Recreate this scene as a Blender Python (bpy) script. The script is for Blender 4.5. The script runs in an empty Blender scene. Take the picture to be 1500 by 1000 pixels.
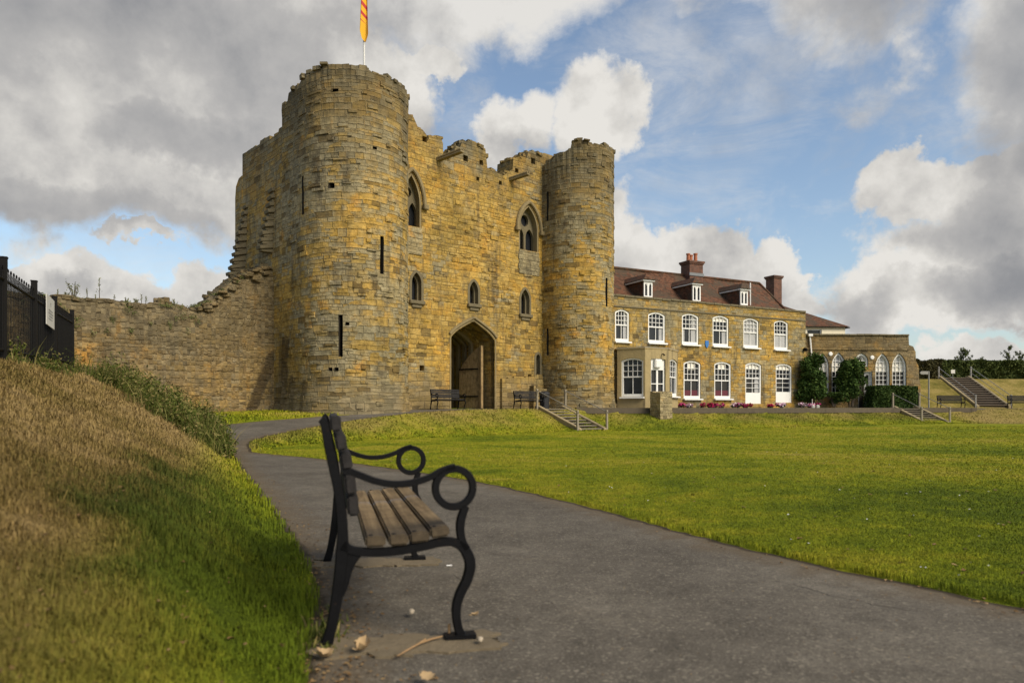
import bpy, bmesh, math, random
import numpy as np
from mathutils import Vector, Matrix
from mathutils.geometry import tessellate_polygon
random.seed(7); rng = np.random.default_rng(7)
scene = bpy.context.scene
col = scene.collection
R = math.radians

# ------------------------------------------------------------------ camera, sun, sky, exposure
EYE = 0.95
F = 1042.0                      # focal length in photograph pixels
cd = bpy.data.cameras.new("camera"); cam = bpy.data.objects.new("camera", cd); col.objects.link(cam)
cam.location = (0, 0, EYE); cam.rotation_euler = (R(90), 0, 0)
cd.sensor_width = 36.0; cd.lens = 36.0 * F / 1500.0
cd.shift_y = 97.0 / 1500.0
cd.clip_start = 0.05; cd.clip_end = 4000
cd.dof.use_dof = True; cd.dof.focus_distance = 33.0; cd.dof.aperture_fstop = 2.6
scene.camera = cam
SUN_EL, SUN_AZ = 40.0, 131.0     # azimuth clockwise from +Y
sl = bpy.data.lights.new("sun", 'SUN'); sl.energy = 4.0; sl.angle = R(28); sl.color = (1.0, 0.90, 0.72)
so = bpy.data.objects.new("sun", sl); col.objects.link(so)
sd_ = Vector((math.sin(R(SUN_AZ))*math.cos(R(SUN_EL)), math.cos(R(SUN_AZ))*math.cos(R(SUN_EL)), math.sin(R(SUN_EL))))
so.rotation_euler = sd_.to_track_quat('Z', 'Y').to_euler()
so.location = sd_*60
vs = scene.view_settings
vs.view_transform = 'Standard'; vs.look = 'None'; vs.exposure = 0.0; vs.gamma = 1.0; vs.use_curve_mapping = False
scene.cycles.max_bounces = 6; scene.cycles.diffuse_bounces = 3; scene.cycles.transparent_max_bounces = 8
scene.cycles.use_denoising = True

# ------------------------------------------------------------------ node helpers
class G:
    def __init__(s, nt): s.nt = nt
    def n(s, t, **kw):
        nd = s.nt.nodes.new(t)
        for k, v in kw.items(): setattr(nd, k, v)
        return nd
    def put(s, sock, v):
        if v is None: return
        if isinstance(v, bpy.types.NodeSocket): s.nt.links.new(v, sock)
        else:
            if hasattr(sock.default_value, '__len__') and not hasattr(v, '__len__'): v = (v,)*len(sock.default_value)
            if hasattr(v, '__len__') and len(v) == 3 and len(sock.default_value) == 4: v = (*v, 1)
            sock.default_value = v
    def m(s, op, a, b=None, c=None, clamp=False):
        nd = s.n('ShaderNodeMath', operation=op, use_clamp=clamp)
        s.put(nd.inputs[0], a); s.put(nd.inputs[1], b)
        if c is not None: s.put(nd.inputs[2], c)
        return nd.outputs[0]
    def vm(s, op, a, b=None):
        nd = s.n('ShaderNodeVectorMath', operation=op); s.put(nd.inputs[0], a); s.put(nd.inputs[1], b)
        return nd.outputs['Value'] if op in ('LENGTH', 'DOT_PRODUCT') else nd.outputs['Vector']
    def xyz(s, v):
        nd = s.n('ShaderNodeSeparateXYZ'); s.put(nd.inputs[0], v); return nd.outputs
    def comb(s, x=0, y=0, z=0):
        nd = s.n('ShaderNodeCombineXYZ'); s.put(nd.inputs[0], x); s.put(nd.inputs[1], y); s.put(nd.inputs[2], z); return nd.outputs[0]
    def noise(s, vec, scale, detail=4, rough=0.55, dist=0.0, colour=False):
        nd = s.n('ShaderNodeTexNoise'); s.put(nd.inputs['Vector'], vec)
        nd.inputs['Scale'].default_value = scale; nd.inputs['Detail'].default_value = detail
        nd.inputs['Roughness'].default_value = rough; nd.inputs['Distortion'].default_value = dist
        return nd.outputs['Color' if colour else 'Fac']
    def white(s, vec):
        nd = s.n('ShaderNodeTexWhiteNoise', noise_dimensions='3D'); s.put(nd.inputs['Vector'], vec); return nd.outputs
    def vor(s, vec, scale, feature='F1', out='Distance'):
        nd = s.n('ShaderNodeTexVoronoi', feature=feature); s.put(nd.inputs['Vector'], vec); nd.inputs['Scale'].default_value = scale
        return nd.outputs[out]
    def ramp(s, fac, stops, interp='LINEAR'):
        nd = s.n('ShaderNodeValToRGB'); cr = nd.color_ramp; cr.interpolation = interp
        while len(cr.elements) < len(stops): cr.elements.new(0.5)
        for e, (p, c) in zip(cr.elements, stops):
            e.position = p; e.color = (*c, 1) if hasattr(c, '__len__') else (c, c, c, 1)
        s.put(nd.inputs[0], fac); return nd.outputs[0]
    def sstep(s, x, a, b, lo=0.0, hi=1.0):
        nd = s.n('ShaderNodeMapRange', interpolation_type='SMOOTHSTEP')
        s.put(nd.inputs[0], x); s.put(nd.inputs[1], a); s.put(nd.inputs[2], b); s.put(nd.inputs[3], lo); s.put(nd.inputs[4], hi)
        return nd.outputs[0]
    def mix(s, f, a, b, blend='MIX'):
        nd = s.n('ShaderNodeMix', data_type='RGBA', blend_type=blend)
        s.put(nd.inputs[0], f); s.put(nd.inputs[6], a); s.put(nd.inputs[7], b); return nd.outputs[2]

# sky: Nishita daylight with broken cloud
w = bpy.data.worlds.new("World"); scene.world = w; w.use_nodes = True
nt = w.node_tree; nt.nodes.clear(); g = G(nt)
sky = g.n('ShaderNodeTexSky', sky_type='NISHITA', sun_disc=False, sun_elevation=R(SUN_EL), sun_rotation=R(SUN_AZ),
          air_density=1.0, dust_density=1.2, ozone_density=1.6)
dirv = g.n('ShaderNodeTexCoord').outputs['Generated']
dx, dy, dz = g.xyz(dirv)
az = g.m('ARCTAN2', dx, dy); el = g.m('ARCSINE', dz)
wn = g.noise(dirv, 3.2, 6, 0.6, colour=True)
wf = g.noise(dirv, 11.0, 8, 0.62, colour=True)
wa, wb, _ = g.xyz(wn); fa, fb, _ = g.xyz(wf)
def ofs(base, a, ka, b, kb):
    return g.m('ADD', base, g.m('ADD', g.m('MULTIPLY', g.m('SUBTRACT', a, 0.5), ka), g.m('MULTIPLY', g.m('SUBTRACT', b, 0.5), kb)))
azw = ofs(az, wa, 0.16, fa, 0.13); elw = ofs(el, wb, 0.12, fb, 0.11)
def deg(px, py):
    a = math.atan((px-750)/F); return a, math.atan((597-py)/F*math.cos(a))
def blob(x0, x1, y0, y1, k=1.0):
    """an elliptical patch of cloud given by azimuth / elevation extents"""
    a0, e0 = deg(x0, (y0+y1)/2); a1, _ = deg(x1, (y0+y1)/2)
    _, eA = deg((x0+x1)/2, y0); _, eB = deg((x0+x1)/2, y1)
    u = g.m('DIVIDE', g.m('SUBTRACT', azw, (a0+a1)/2), (a1-a0)/2)
    v = g.m('DIVIDE', g.m('SUBTRACT', elw, (eA+eB)/2), (eA-eB)/2)
    r2 = g.m('ADD', g.m('MULTIPLY', u, u), g.m('MULTIPLY', v, v))
    return g.m('MULTIPLY', g.m('MAXIMUM', g.m('SUBTRACT', 1.35, r2), 0.0), k)
def field(bl):
    o = blob(*bl[0])
    for b in bl[1:]: o = g.m('MAXIMUM', o, blob(*b))
    return o
CLOUD = [(-460, 500, -340, 356), (300, 640, -60, 330, 0.9), (-80, 300, 384, 520), (130, 300, 350, 384, 0.7), (230, 480, 400, 520, 0.9),
         (705, 860, 125, 225, 0.52), (810, 935, 92, 250, 0.55), (690, 790, 140, 250, 0.52), (560, 690, 60, 130, 0.6),
         (780, 1000, 285, 560), (950, 1120, 322, 520), (1080, 1210, 365, 520),
         (1262, 1560, 212, 345), (1290, 1800, 240, 450), (1400, 1800, 150, 360), (1215, 1800, 340, 490), (1350, 1700, 488, 545, 0.8), (1150, 1260, 425, 480, 0.6)]
SOFT = [(330, 930, -200, 78, 1.35), (440, 720, -60, 130, 0.8), (900, 1180, -160, 60, 0.75), (1060, 1380, -200, 135, 1.1), (1360, 1800, -260, 300, 1.2), (1180, 1420, 60, 200, 0.5)]
THIN = [(820, 1280, -60, 330, 0.8), (1150, 1420, 100, 330, 0.6), (560, 760, 60, 240, 0.6), (0, 360, 340, 420, 0.4), (1180, 1300, 440, 520, 0.6)]
DARK = [(-500, 470, -400, 340, 0.36), (-420, 300, -300, 140, 0.62), (-380, 360, 256, 350, 0.5), (100, 420, 130, 260, 0.62), (1230, 1800, 385, 480, 0.55), (1410, 1800, -200, 250, 0.6), (1120, 1420, -160, 60, 0.45),
        (960, 1120, 425, 500, 0.25), (1090, 1215, 415, 470, 0.25), (40, 190, 415, 470, 0.4), (720, 850, 190, 250, 0.3), (1330, 1500, 290, 390, 0.3)]
D = field(CLOUD); S = field(SOFT); T = field(THIN); K = g.m('MULTIPLY', field(DARK), 0.66)
n0 = g.noise(dirv, 8.0, 12, 0.58)
n1 = g.noise(g.vm('ADD', dirv, Vector((0.030, 0.0, 0.040))), 8.0, 12, 0.58)
relief = g.m('SUBTRACT', n0, n1)
big0 = g.noise(dirv, 3.4, 5, 0.5); big1 = g.noise(g.vm('ADD', dirv, Vector((0.06, 0.0, 0.08))), 3.4, 5, 0.5)
relief2 = g.m('SUBTRACT', big0, big1)
gen = g.m('MULTIPLY', g.sstep(g.noise(dirv, 2.2, 8, 0.6), 0.5, 0.66), g.sstep(dy, 0.35, 0.15))
dens = g.sstep(g.m('ADD', D, g.m('MULTIPLY', g.m('SUBTRACT', n0, 0.5), 1.7)), 0.14, 0.52)
soft = g.m('MULTIPLY', g.sstep(g.m('ADD', S, g.m('MULTIPLY', g.m('SUBTRACT', g.noise(g.vm('MULTIPLY', dirv, (1.0, 1.0, 1.7)), 5.5, 10, 0.64, 0.3), 0.5), 2.6)), 0.05, 1.25), 0.95)
thin = g.m('MULTIPLY', g.sstep(g.m('ADD', g.m('MULTIPLY', T, 0.5), g.m('MULTIPLY', g.m('SUBTRACT', g.noise(g.vm('MULTIPLY', dirv, (1.0, 1.0, 2.6)), 5.0, 9, 0.68, 0.6), 0.47), 1.7)), 0.12, 0.85), 0.5)
dens = g.m('MAXIMUM', g.m('MAXIMUM', dens, soft), g.m('MAXIMUM', thin, gen))
shade = g.m('ADD', g.m('ADD', K, 0.14), g.m('MULTIPLY', g.m('SUBTRACT', g.noise(dirv, 2.4, 4, 0.5), 0.5), 0.55))
fl = g.m('SUBTRACT', 1.0, g.m('MULTIPLY', K, 0.6, clamp=True))
shade = g.m('SUBTRACT', shade, g.m('MULTIPLY', relief, g.m('MULTIPLY', fl, 1.5)))
shade = g.m('SUBTRACT', shade, g.m('MULTIPLY', relief2, g.m('MULTIPLY', fl, 1.3)))
shade = g.m('ADD', shade, g.m('MULTIPLY', g.sstep(g.m('SUBTRACT', D, 0.35), 0.0, 1.0), 0.10))
cc = g.ramp(shade, [(0.0, (0.80, 0.775, 0.73)), (0.2, (0.66, 0.64, 0.605)), (0.45, (0.475, 0.465, 0.455)), (0.95, (0.285, 0.29, 0.305))])
blue = g.mix(1.0, sky.outputs[0], (0.178, 0.170, 0.158), 'MULTIPLY')
hz = g.sstep(el, 0.0, 0.28)
blue = g.mix(g.m('MULTIPLY', g.m('SUBTRACT', 1.0, hz), 0.25), blue, (0.42, 0.52, 0.60))
skyc = g.mix(dens, blue, cc)
bg = g.n('ShaderNodeBackground'); g.put(bg.inputs[0], skyc); bg.inputs[1].default_value = 1.0
out = g.n('ShaderNodeOutputWorld'); nt.links.new(bg.outputs[0], out.inputs[0])

# ------------------------------------------------------------------ object helpers
def tag(o, label=None, cat=None, group=None, kind=None):
    if label: o['label'] = label
    if cat: o['category'] = cat
    if group: o['group'] = group
    if kind: o['kind'] = kind
    return o
def empty(name, loc, rz=0.0):
    o = bpy.data.objects.new(name, None); col.objects.link(o); o.location = loc; o.rotation_euler = (0, 0, rz); o.empty_display_size = 0.2
    return o
def uv_box(me, fn=None):
    """UVs in metres: wall faces unrolled along their own horizontal tangent, height as v"""
    n = len(me.polygons)
    if n == 0: return
    uvl = me.uv_layers.new(name="uv")
    nl = len(me.loops)
    vi = np.empty(nl, np.int32); me.loops.foreach_get("vertex_index", vi)
    co = np.empty(len(me.vertices)*3, np.float32); me.vertices.foreach_get("co", co); co = co.reshape(-1, 3)[vi]
    if fn: uv = fn(co)
    else:
        no = np.empty(n*3, np.float32); me.polygons.foreach_get("normal", no); no = no.reshape(-1, 3)
        lt = np.empty(n, np.int32); me.polygons.foreach_get("loop_total", lt)
        nn = np.repeat(no, lt, axis=0)
        h = np.hypot(nn[:, 0], nn[:, 1]) + 1e-9
        u = (-nn[:, 1]*co[:, 0] + nn[:, 0]*co[:, 1])/h; v = co[:, 2].copy()
        flat = np.abs(nn[:, 2]) > 0.75
        u[flat] = co[flat, 0]; v[flat] = co[flat, 1]
        uv = np.stack([u, v], 1)
    uvl.data.foreach_set("uv", uv.astype(np.float32).ravel())
class MB:
    def __init__(s): s.v = []; s.f = []
    def add(s, vs_, fs):
        b = len(s.v); s.v += [tuple(p) for p in vs_]; s.f += [tuple(i+b for i in f) for f in fs]; return s
    def box(s, c, d, rz=0.0, M=None):
        hx, hy, hz_ = d[0]/2, d[1]/2, d[2]/2
        P = [Vector((x*hx, y*hy, z*hz_)) for x in (-1, 1) for y in (-1, 1) for z in (-1, 1)]
        Rm = M if M is not None else Matrix.Rotation(rz, 3, 'Z')
        P = [Rm @ p + Vector(c) for p in P]
        return s.add(P, [(0, 1, 3, 2), (4, 6, 7, 5), (0, 4, 5, 1), (2, 3, 7, 6), (0, 2, 6, 4), (1, 5, 7, 3)])
    def tube(s, pts, r, seg=8, cap=True):
        pts = [Vector(p) for p in pts]; rr = r if hasattr(r, '__len__') else [r]*len(pts)
        V = []; Fc = []
        up = Vector((0, 0, 1))
        for i, p in enumerate(pts):
            t = (pts[min(i+1, len(pts)-1)] - pts[max(i-1, 0)]).normalized()
            a = t.cross(up if abs(t.z) < 0.95 else Vector((1, 0, 0))).normalized(); b = a.cross(t)
            for k in range(seg):
                q = 2*math.pi*k/seg; V.append(p + (a*math.cos(q) + b*math.sin(q))*rr[i])
        for i in range(len(pts)-1):
            for k in range(seg):
                k2 = (k+1) % seg; Fc.append((i*seg+k, i*seg+k2, (i+1)*seg+k2, (i+1)*seg+k))
        if cap: Fc.append(tuple(range(seg))[::-1]); Fc.append(tuple((len(pts)-1)*seg+k for k in range(seg)))
        return s.add(V, Fc)
    def prism(s, poly, lo, hi, M=None):
        """poly (x,z) extruded along y from lo to hi, holes allowed: poly may be [outer, hole, ...]"""
        loops = poly if isinstance(poly[0][0], (tuple, list, Vector)) else [poly]
        loops = [[(float(p[0]), float(p[1])) for p in lp] for lp in loops]
        flat = [p for lp in loops for p in lp]
        tri = tessellate_polygon([[Vector((p[0], p[1], 0)) for p in lp] for lp in loops])
        n = len(flat); T_ = M if M is not None else Matrix.Identity(4)
        V = [T_ @ Vector((p[0], lo, p[1])) for p in flat] + [T_ @ Vector((p[0], hi, p[1])) for p in flat]
        Fc = []
        for a, b, c in tri:
            A, B, C_ = flat[a], flat[b], flat[c]
            cr = (B[0]-A[0])*(C_[1]-A[1]) - (B[1]-A[1])*(C_[0]-A[0])
            if abs(cr) < 1e-10: continue
            if cr < 0: b, c = c, b
            Fc.append((a, b, c)); Fc.append((c+n, b+n, a+n))
        k = 0
        for li, lp in enumerate(loops):
            L = len(lp); area = sum(lp[i][0]*lp[(i+1) % L][1] - lp[(i+1) % L][0]*lp[i][1] for i in range(L))
            ccw = area > 0
            if li > 0: ccw = not ccw
            for i in range(L):
                a, b = k+i, k+(i+1) % L
                Fc.append((b, a, a+n, b+n) if ccw else (a, b, b+n, a+n))
            k += L
        return s.add(V, Fc)
    def build(s, name, mat_, parent=None, smooth=False, world=False, uvfn=None, mats=None):
        me = bpy.data.meshes.new(name); me.from_pydata(s.v, [], s.f); me.validate(); me.update()
        uv_box(me, uvfn)
        if mat_ is not None: me.materials.append(mat_)
        if smooth: me.polygons.foreach_set("use_smooth", [True]*len(me.polygons))
        o = bpy.data.objects.new(name, me); col.objects.link(o)
        if parent is not None:
            o.parent = parent
            if world: o.matrix_parent_inverse = (Matrix.Translation(parent.location) @ parent.rotation_euler.to_matrix().to_4x4()).inverted()
        return o
def bevel(o, wd, seg=2):
    bm = bmesh.new(); bm.from_mesh(o.data)
    bmesh.ops.bevel(bm, geom=[e for e in bm.edges if e.calc_face_angle(0) > 0.5], offset=wd, segments=seg, affect='EDGES', clamp_overlap=True)
    bm.to_mesh(o.data); bm.free(); return o
KIDS = {}
def copy_tree(o, parent=None):
    c = o.copy(); col.objects.link(c)
    if parent is not None: c.parent = parent
    for ch in [x for x in list(o.children)]: copy_tree(ch, c)
    return c
def raw_mesh(name, verts, tris, mat_, attrs=None, parent=None, nper=3):
    me = bpy.data.meshes.new(name); nv = len(verts); nf = len(tris)
    me.vertices.add(nv); me.vertices.foreach_set("co", np.asarray(verts, np.float32).ravel())
    me.loops.add(nf*nper); me.loops.foreach_set("vertex_index", np.asarray(tris, np.int32).ravel())
    me.polygons.add(nf); me.polygons.foreach_set("loop_start", np.arange(0, nf*nper, nper, dtype=np.int32))
    me.update(calc_edges=True)
    for k, v in (attrs or {}).items():
        a = me.attributes.new(k, 'FLOAT', 'POINT'); a.data.foreach_set("value", np.asarray(v, np.float32))
    me.materials.append(mat_)
    o = bpy.data.objects.new(name, me); col.objects.link(o)
    if parent is not None: o.parent = parent
    return o
def catmull(pts, n=8):
    P = [pts[0]] + list(pts) + [pts[-1]]; out_ = []
    for i in range(1, len(P)-2):
        p0, p1, p2, p3 = [np.array(P[i+k-1], float) for k in range(4)]
        for j in range(n):
            t = j/n
            out_.append(tuple(0.5*((2*p1) + (p2-p0)*t + (2*p0-5*p1+4*p2-p3)*t*t + (3*p1-p0-3*p2+p3)*t**3)))
    out_.append(tuple(pts[-1])); return out_
# ------------------------------------------------------------------ materials
def newmat(name):
    m = bpy.data.materials.new(name); m.use_nodes = True; nt = m.node_tree; nt.nodes.clear(); g = G(nt)
    b = g.n('ShaderNodeBsdfPrincipled'); o = g.n('ShaderNodeOutputMaterial'); nt.links.new(b.outputs[0], o.inputs[0])
    return m, g, b
def bumpy(g, b, h, strength=0.5, dist=0.02):
    nd = g.n('ShaderNodeBump'); nd.inputs['Strength'].default_value = strength; nd.inputs['Distance'].default_value = dist
    g.put(nd.inputs['Height'], h); g.nt.links.new(nd.outputs[0], b.inputs['Normal'])
def plain(name, c, rough=0.6, var=0.15, scale=6.0, spec=0.4, metal=0.0, bump=0.0):
    m, g, b = newmat(name)
    p = g.n('ShaderNodeTexCoord').outputs['Object']
    n = g.noise(p, scale, 6, 0.65)
    g.put(b.inputs['Base Color'], g.mix(n, tuple(x*(1-var) for x in c), tuple(min(1, x*(1+var)) for x in c)))
    g.put(b.inputs['Roughness'], g.m('ADD', rough-0.08, g.m('MULTIPLY', n, 0.16)))
    b.inputs['Specular IOR Level'].default_value = spec; b.inputs['Metallic'].default_value = metal
    if bump: bumpy(g, b, g.noise(p, scale*6, 4), bump, 0.01)
    return m
def stone(name, rowh, wmin, wmax, warm, cool, mortar=(0.10, 0.08, 0.05), warm_bias=0.0, dark_z=None, dark_amt=0.5, mw=0.016, rubble=0.0, contrast=1.0, foot_z=None, calm=0.55, dark_patches=()):
    m, g, b = newmat(name)
    tc = g.n('ShaderNodeTexCoord'); uv = tc.outputs['UV']
    geo = g.n('ShaderNodeNewGeometry').outputs['Position']
    u, v, _ = g.xyz(uv); wspan = wmax-wmin
    wob = g.noise(uv, 0.55, 3); wob2 = g.noise(uv, 5.0, 3, colour=True); w2a, w2b, _ = g.xyz(wob2)
    v = g.m('ADD', v, g.m('MULTIPLY', g.m('SUBTRACT', wob, 0.5), 0.22 + rubble*0.4))
    v = g.m('ADD', v, g.m('MULTIPLY', g.m('SINE', g.m('MULTIPLY', v, 3.7)), 0.075))
    v = g.m('ADD', v, g.m('MULTIPLY', g.m('SINE', g.m('ADD', g.m('MULTIPLY', v, 8.9), 1.0)), 0.026))
    v = g.m('ADD', v, g.m('MULTIPLY', g.m('SUBTRACT', w2b, 0.5), 0.045 + rubble*0.14))
    rsw = g.m('GREATER_THAN', g.noise(g.vm('MULTIPLY', uv, (1.0, 1.6, 1.0)), 0.42, 3, 0.5), 0.53)
    rowh = g.m('ADD', rowh, g.m('MULTIPLY', rsw, rowh*0.52)); wmin = g.m('ADD', wmin, g.m('MULTIPLY', rsw, wmin*0.5)); wspan = g.m('ADD', wspan, g.m('MULTIPLY', rsw, wspan*0.4))
    vr = g.m('DIVIDE', v, rowh); row = g.m('FLOOR', vr); fv = g.m('FRACT', vr)
    rw = g.white(g.comb(row, 3.3, rsw)); rr, rr2, _ = g.xyz(rw['Color'])
    wd = g.m('ADD', wmin, g.m('MULTIPLY', rr, wspan))
    u = g.m('ADD', u, g.m('MULTIPLY', g.m('SUBTRACT', w2a, 0.5), 0.06 + rubble*0.16))
    u = g.m('ADD', u, g.m('MULTIPLY', g.m('SUBTRACT', g.noise(g.comb(u, g.m('MULTIPLY', row, 5.3), 0), 1.1, 2), 0.5), 0.45))
    uu = g.m('ADD', g.m('DIVIDE', u, wd), g.m('MULTIPLY', rr2, 17.0)); cl = g.m('FLOOR', uu); fu = g.m('FRACT', uu)
    cw = g.white(g.comb(cl, row, rsw)); ra, rb, rc = g.xyz(cw['Color'])
    du = g.m('MULTIPLY', g.m('MINIMUM', fu, g.m('SUBTRACT', 1, fu)), wd); dv = g.m('MULTIPLY', g.m('MINIMUM', fv, g.m('SUBTRACT', 1, fv)), rowh)
    e = g.m('MINIMUM', du, dv)
    e = g.m('ADD', e, g.m('MULTIPLY', g.m('SUBTRACT', g.noise(uv, 14.0, 3), 0.5), 0.022))
    face = g.sstep(e, mw*0.4, mw*1.9)
    n = len(warm)
    cwarm = g.ramp(ra, [(i/(n-1), c) for i, c in enumerate(warm)]); k = len(cool)
    ccool = g.ramp(rb, [(i/(k-1), c) for i, c in enumerate(cool)])
    reg = g.noise(geo, 0.32, 5, 0.62)
    wm = tuple(sum(q[i] for q in warm)/n for i in range(3)); km = tuple(sum(q[i] for q in cool)/k for i in range(3))
    cwarm = g.mix(calm, cwarm, wm); ccool = g.mix(calm, ccool, km)
    regm = g.sstep(g.m('ADD', reg, g.m('MULTIPLY', g.m('SUBTRACT', rc, 0.5), 0.24)), 0.40-warm_bias, 0.60-warm_bias)
    c = g.mix(regm, ccool, cwarm)
    # rust-orange lichen, pale lime bloom, dark soot and long rain streaks
    c = g.mix(g.m('MULTIPLY', g.sstep(g.noise(geo, 0.9, 6, 0.7), 0.57, 0.70), 0.55), c, (0.36, 0.185, 0.035))
    c = g.mix(g.m('MULTIPLY', g.sstep(g.noise(geo, 1.9, 7, 0.72), 0.60, 0.70), 0.45), c, (0.40, 0.34, 0.24))
    st = g.noise(g.vm('MULTIPLY', geo, (1.6, 1.6, 0.22)), 1.0, 6, 0.62)
    c = g.mix(g.m('MULTIPLY', g.sstep(st, 0.54, 0.70), 0.62*contrast), c, (0.075, 0.060, 0.040))
    broad = g.noise(geo, 0.45, 7, 0.7)
    c = g.mix(1.0, c, g.ramp(broad, [(0.3, (0.62, 0.65, 0.68)), (0.5, (1.0, 1.0, 1.0)), (0.68, (1.25, 1.12, 0.82))]), 'MULTIPLY')
    c = g.mix(g.m('MULTIPLY', g.sstep(g.noise(geo, 0.6, 8, 0.75), 0.54, 0.64), 0.55), c, (0.12, 0.10, 0.062))
    fine = g.noise(geo, 9.0, 7, 0.72)
    c = g.mix(1.0, c, g.ramp(fine, [(0.25, 0.55), (0.5, 1.0), (0.78, 1.4)]), 'MULTIPLY')
    mot = g.noise(uv, 3.0, 6, 0.7)
    c = g.mix(1.0, c, g.ramp(mot, [(0.3, 0.62), (0.5, 1.0), (0.7, 1.25)]), 'MULTIPLY')
    for (sa, sb, sr_) in dark_patches:  # darkens the stone along fixed segments, edges broken by noise
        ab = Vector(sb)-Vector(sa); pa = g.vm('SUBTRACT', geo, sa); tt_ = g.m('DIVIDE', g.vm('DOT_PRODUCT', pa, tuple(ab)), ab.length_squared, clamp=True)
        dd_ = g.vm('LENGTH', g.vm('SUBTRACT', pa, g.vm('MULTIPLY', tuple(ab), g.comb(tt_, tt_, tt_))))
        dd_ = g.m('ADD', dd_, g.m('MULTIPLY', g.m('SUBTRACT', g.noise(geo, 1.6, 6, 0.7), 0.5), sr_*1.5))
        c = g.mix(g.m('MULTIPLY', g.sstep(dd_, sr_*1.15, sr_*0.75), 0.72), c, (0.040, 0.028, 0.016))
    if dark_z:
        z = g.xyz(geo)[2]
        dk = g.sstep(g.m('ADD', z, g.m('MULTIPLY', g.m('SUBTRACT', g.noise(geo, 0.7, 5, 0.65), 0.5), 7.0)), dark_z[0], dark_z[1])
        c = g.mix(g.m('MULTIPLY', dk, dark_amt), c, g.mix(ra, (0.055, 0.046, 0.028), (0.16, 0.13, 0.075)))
    if foot_z:
        z = g.xyz(geo)[2]
        fk = g.sstep(g.m('ADD', z, g.m('MULTIPLY', g.m('SUBTRACT', g.noise(geo, 0.9, 5, 0.65), 0.5), 2.5)), foot_z[1], foot_z[0])
        c = g.mix(g.m('MULTIPLY', fk, 0.68), c, g.mix(rb, (0.11, 0.09, 0.05), (0.24, 0.19, 0.11)))
    # weathered-out stones and dark joints
    gone = g.m('GREATER_THAN', rc, 0.968)
    c = g.mix(g.m('MULTIPLY', gone, 0.6), c, (0.055, 0.042, 0.024))
    lam = g.noise(g.vm('MULTIPLY', uv, (1.1, 11.0, 1.0)), 1.0, 6, 0.7)
    c = g.mix(1.0, c, g.ramp(lam, [(0.3, 0.66), (0.5, 1.0), (0.7, 1.22)]), 'MULTIPLY')
    jn = g.sstep(g.noise(geo, 2.2, 5, 0.7), 0.40, 0.62)
    joint = g.mix(jn, tuple(x*0.42 for x in mortar), tuple(min(1, x*2.0) for x in mortar))
    jm = g.m('MULTIPLY', g.m('SUBTRACT', 1.0, face), g.m('ADD', 0.08, g.m('MULTIPLY', g.sstep(g.noise(geo, 1.3, 6, 0.75), 0.50, 0.68), 0.62)))
    c = g.mix(jm, c, joint)
    g.put(b.inputs['Base Color'], c); b.inputs['Roughness'].default_value = 0.92; b.inputs['Specular IOR Level'].default_value = 0.15
    hgt = g.m('ADD', g.m('MULTIPLY', face, g.m('ADD', 0.6, g.m('MULTIPLY', rb, 0.6))), g.m('MULTIPLY', g.noise(uv, 7.0, 7, 0.7), 0.8))
    hgt = g.m('SUBTRACT', hgt, g.m('MULTIPLY', gone, 0.9))
    bumpy(g, b, hgt, 0.8, 0.036 + rubble*0.05)
    return m
WARM = [(0.235, 0.155, 0.044), (0.365, 0.245, 0.066), (0.42, 0.262, 0.05), (0.34, 0.24, 0.078), (0.45, 0.325, 0.115), (0.385, 0.215, 0.034), (0.175, 0.12, 0.042)]
COOL = [(0.20, 0.17, 0.10), (0.30, 0.25, 0.145), (0.25, 0.215, 0.13), (0.35, 0.295, 0.18), (0.15, 0.13, 0.08), (0.32, 0.255, 0.13)]
DUN = [(0.14, 0.105, 0.06), (0.22, 0.165, 0.085), (0.27, 0.21, 0.115), (0.10, 0.075, 0.045), (0.31, 0.25, 0.15), (0.19, 0.14, 0.065)]
M = {}
M['tower'] = stone('castle_ashlar', 0.175, 0.24, 0.68, WARM, COOL, calm=0.66, warm_bias=-0.015, dark_z=(9.5, 14.2), dark_amt=0.74, foot_z=(0.8, 3.0), dark_patches=(((-9.55, 30.3, 0.9), (-9.5, 30.2, 3.6), 0.42), ((-8.95, 29.6, 0.6), (-9.1, 29.7, 2.0), 0.35), ((-8.5, 29.0, 0.5), (-8.3, 28.8, 1.9), 0.22)))
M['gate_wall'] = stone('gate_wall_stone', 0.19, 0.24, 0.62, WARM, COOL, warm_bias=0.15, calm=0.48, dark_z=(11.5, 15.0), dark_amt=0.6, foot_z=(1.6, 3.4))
M['curtain'] = stone('rubble_wall_stone', 0.20, 0.24, 0.62, [(0.22, 0.15, 0.06), (0.27, 0.185, 0.07), (0.15, 0.10, 0.045), (0.30, 0.22, 0.105)], [tuple(q*.88 for q in c_) for c_ in DUN], rubble=0.2, dark_z=(1.6, 4.6), dark_amt=0.62, mw=0.02, calm=0.3, warm_bias=0.03, dark_patches=(((-11.2, 30.35, 0.7), (-10.45, 31.0, 3.2), 0.26),))
M['house'] = stone('house_sandstone', 0.19, 0.24, 0.55, WARM, COOL, warm_bias=0.02, calm=0.5, dark_z=(6.0, 8.6), dark_amt=0.45, mw=0.014)
M['blocking'] = stone('grey_blocking_stone', 0.22, 0.3, 0.6, COOL, COOL)
M['wing'] = stone('wing_sandstone', 0.21, 0.26, 0.6, [(0.20, 0.14, 0.06), (0.28, 0.19, 0.075), (0.12, 0.085, 0.045), (0.33, 0.24, 0.11), (0.23, 0.145, 0.05)], DUN, dark_z=(4.2, 5.8), dark_amt=0.55, mw=0.016)
M['pier'] = stone('pier_stone', 0.15, 0.15, 0.36, [(0.34, 0.27, 0.14), (0.42, 0.34, 0.19), (0.25, 0.19, 0.10), (0.46, 0.38, 0.22)], COOL, warm_bias=0.1)
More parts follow.
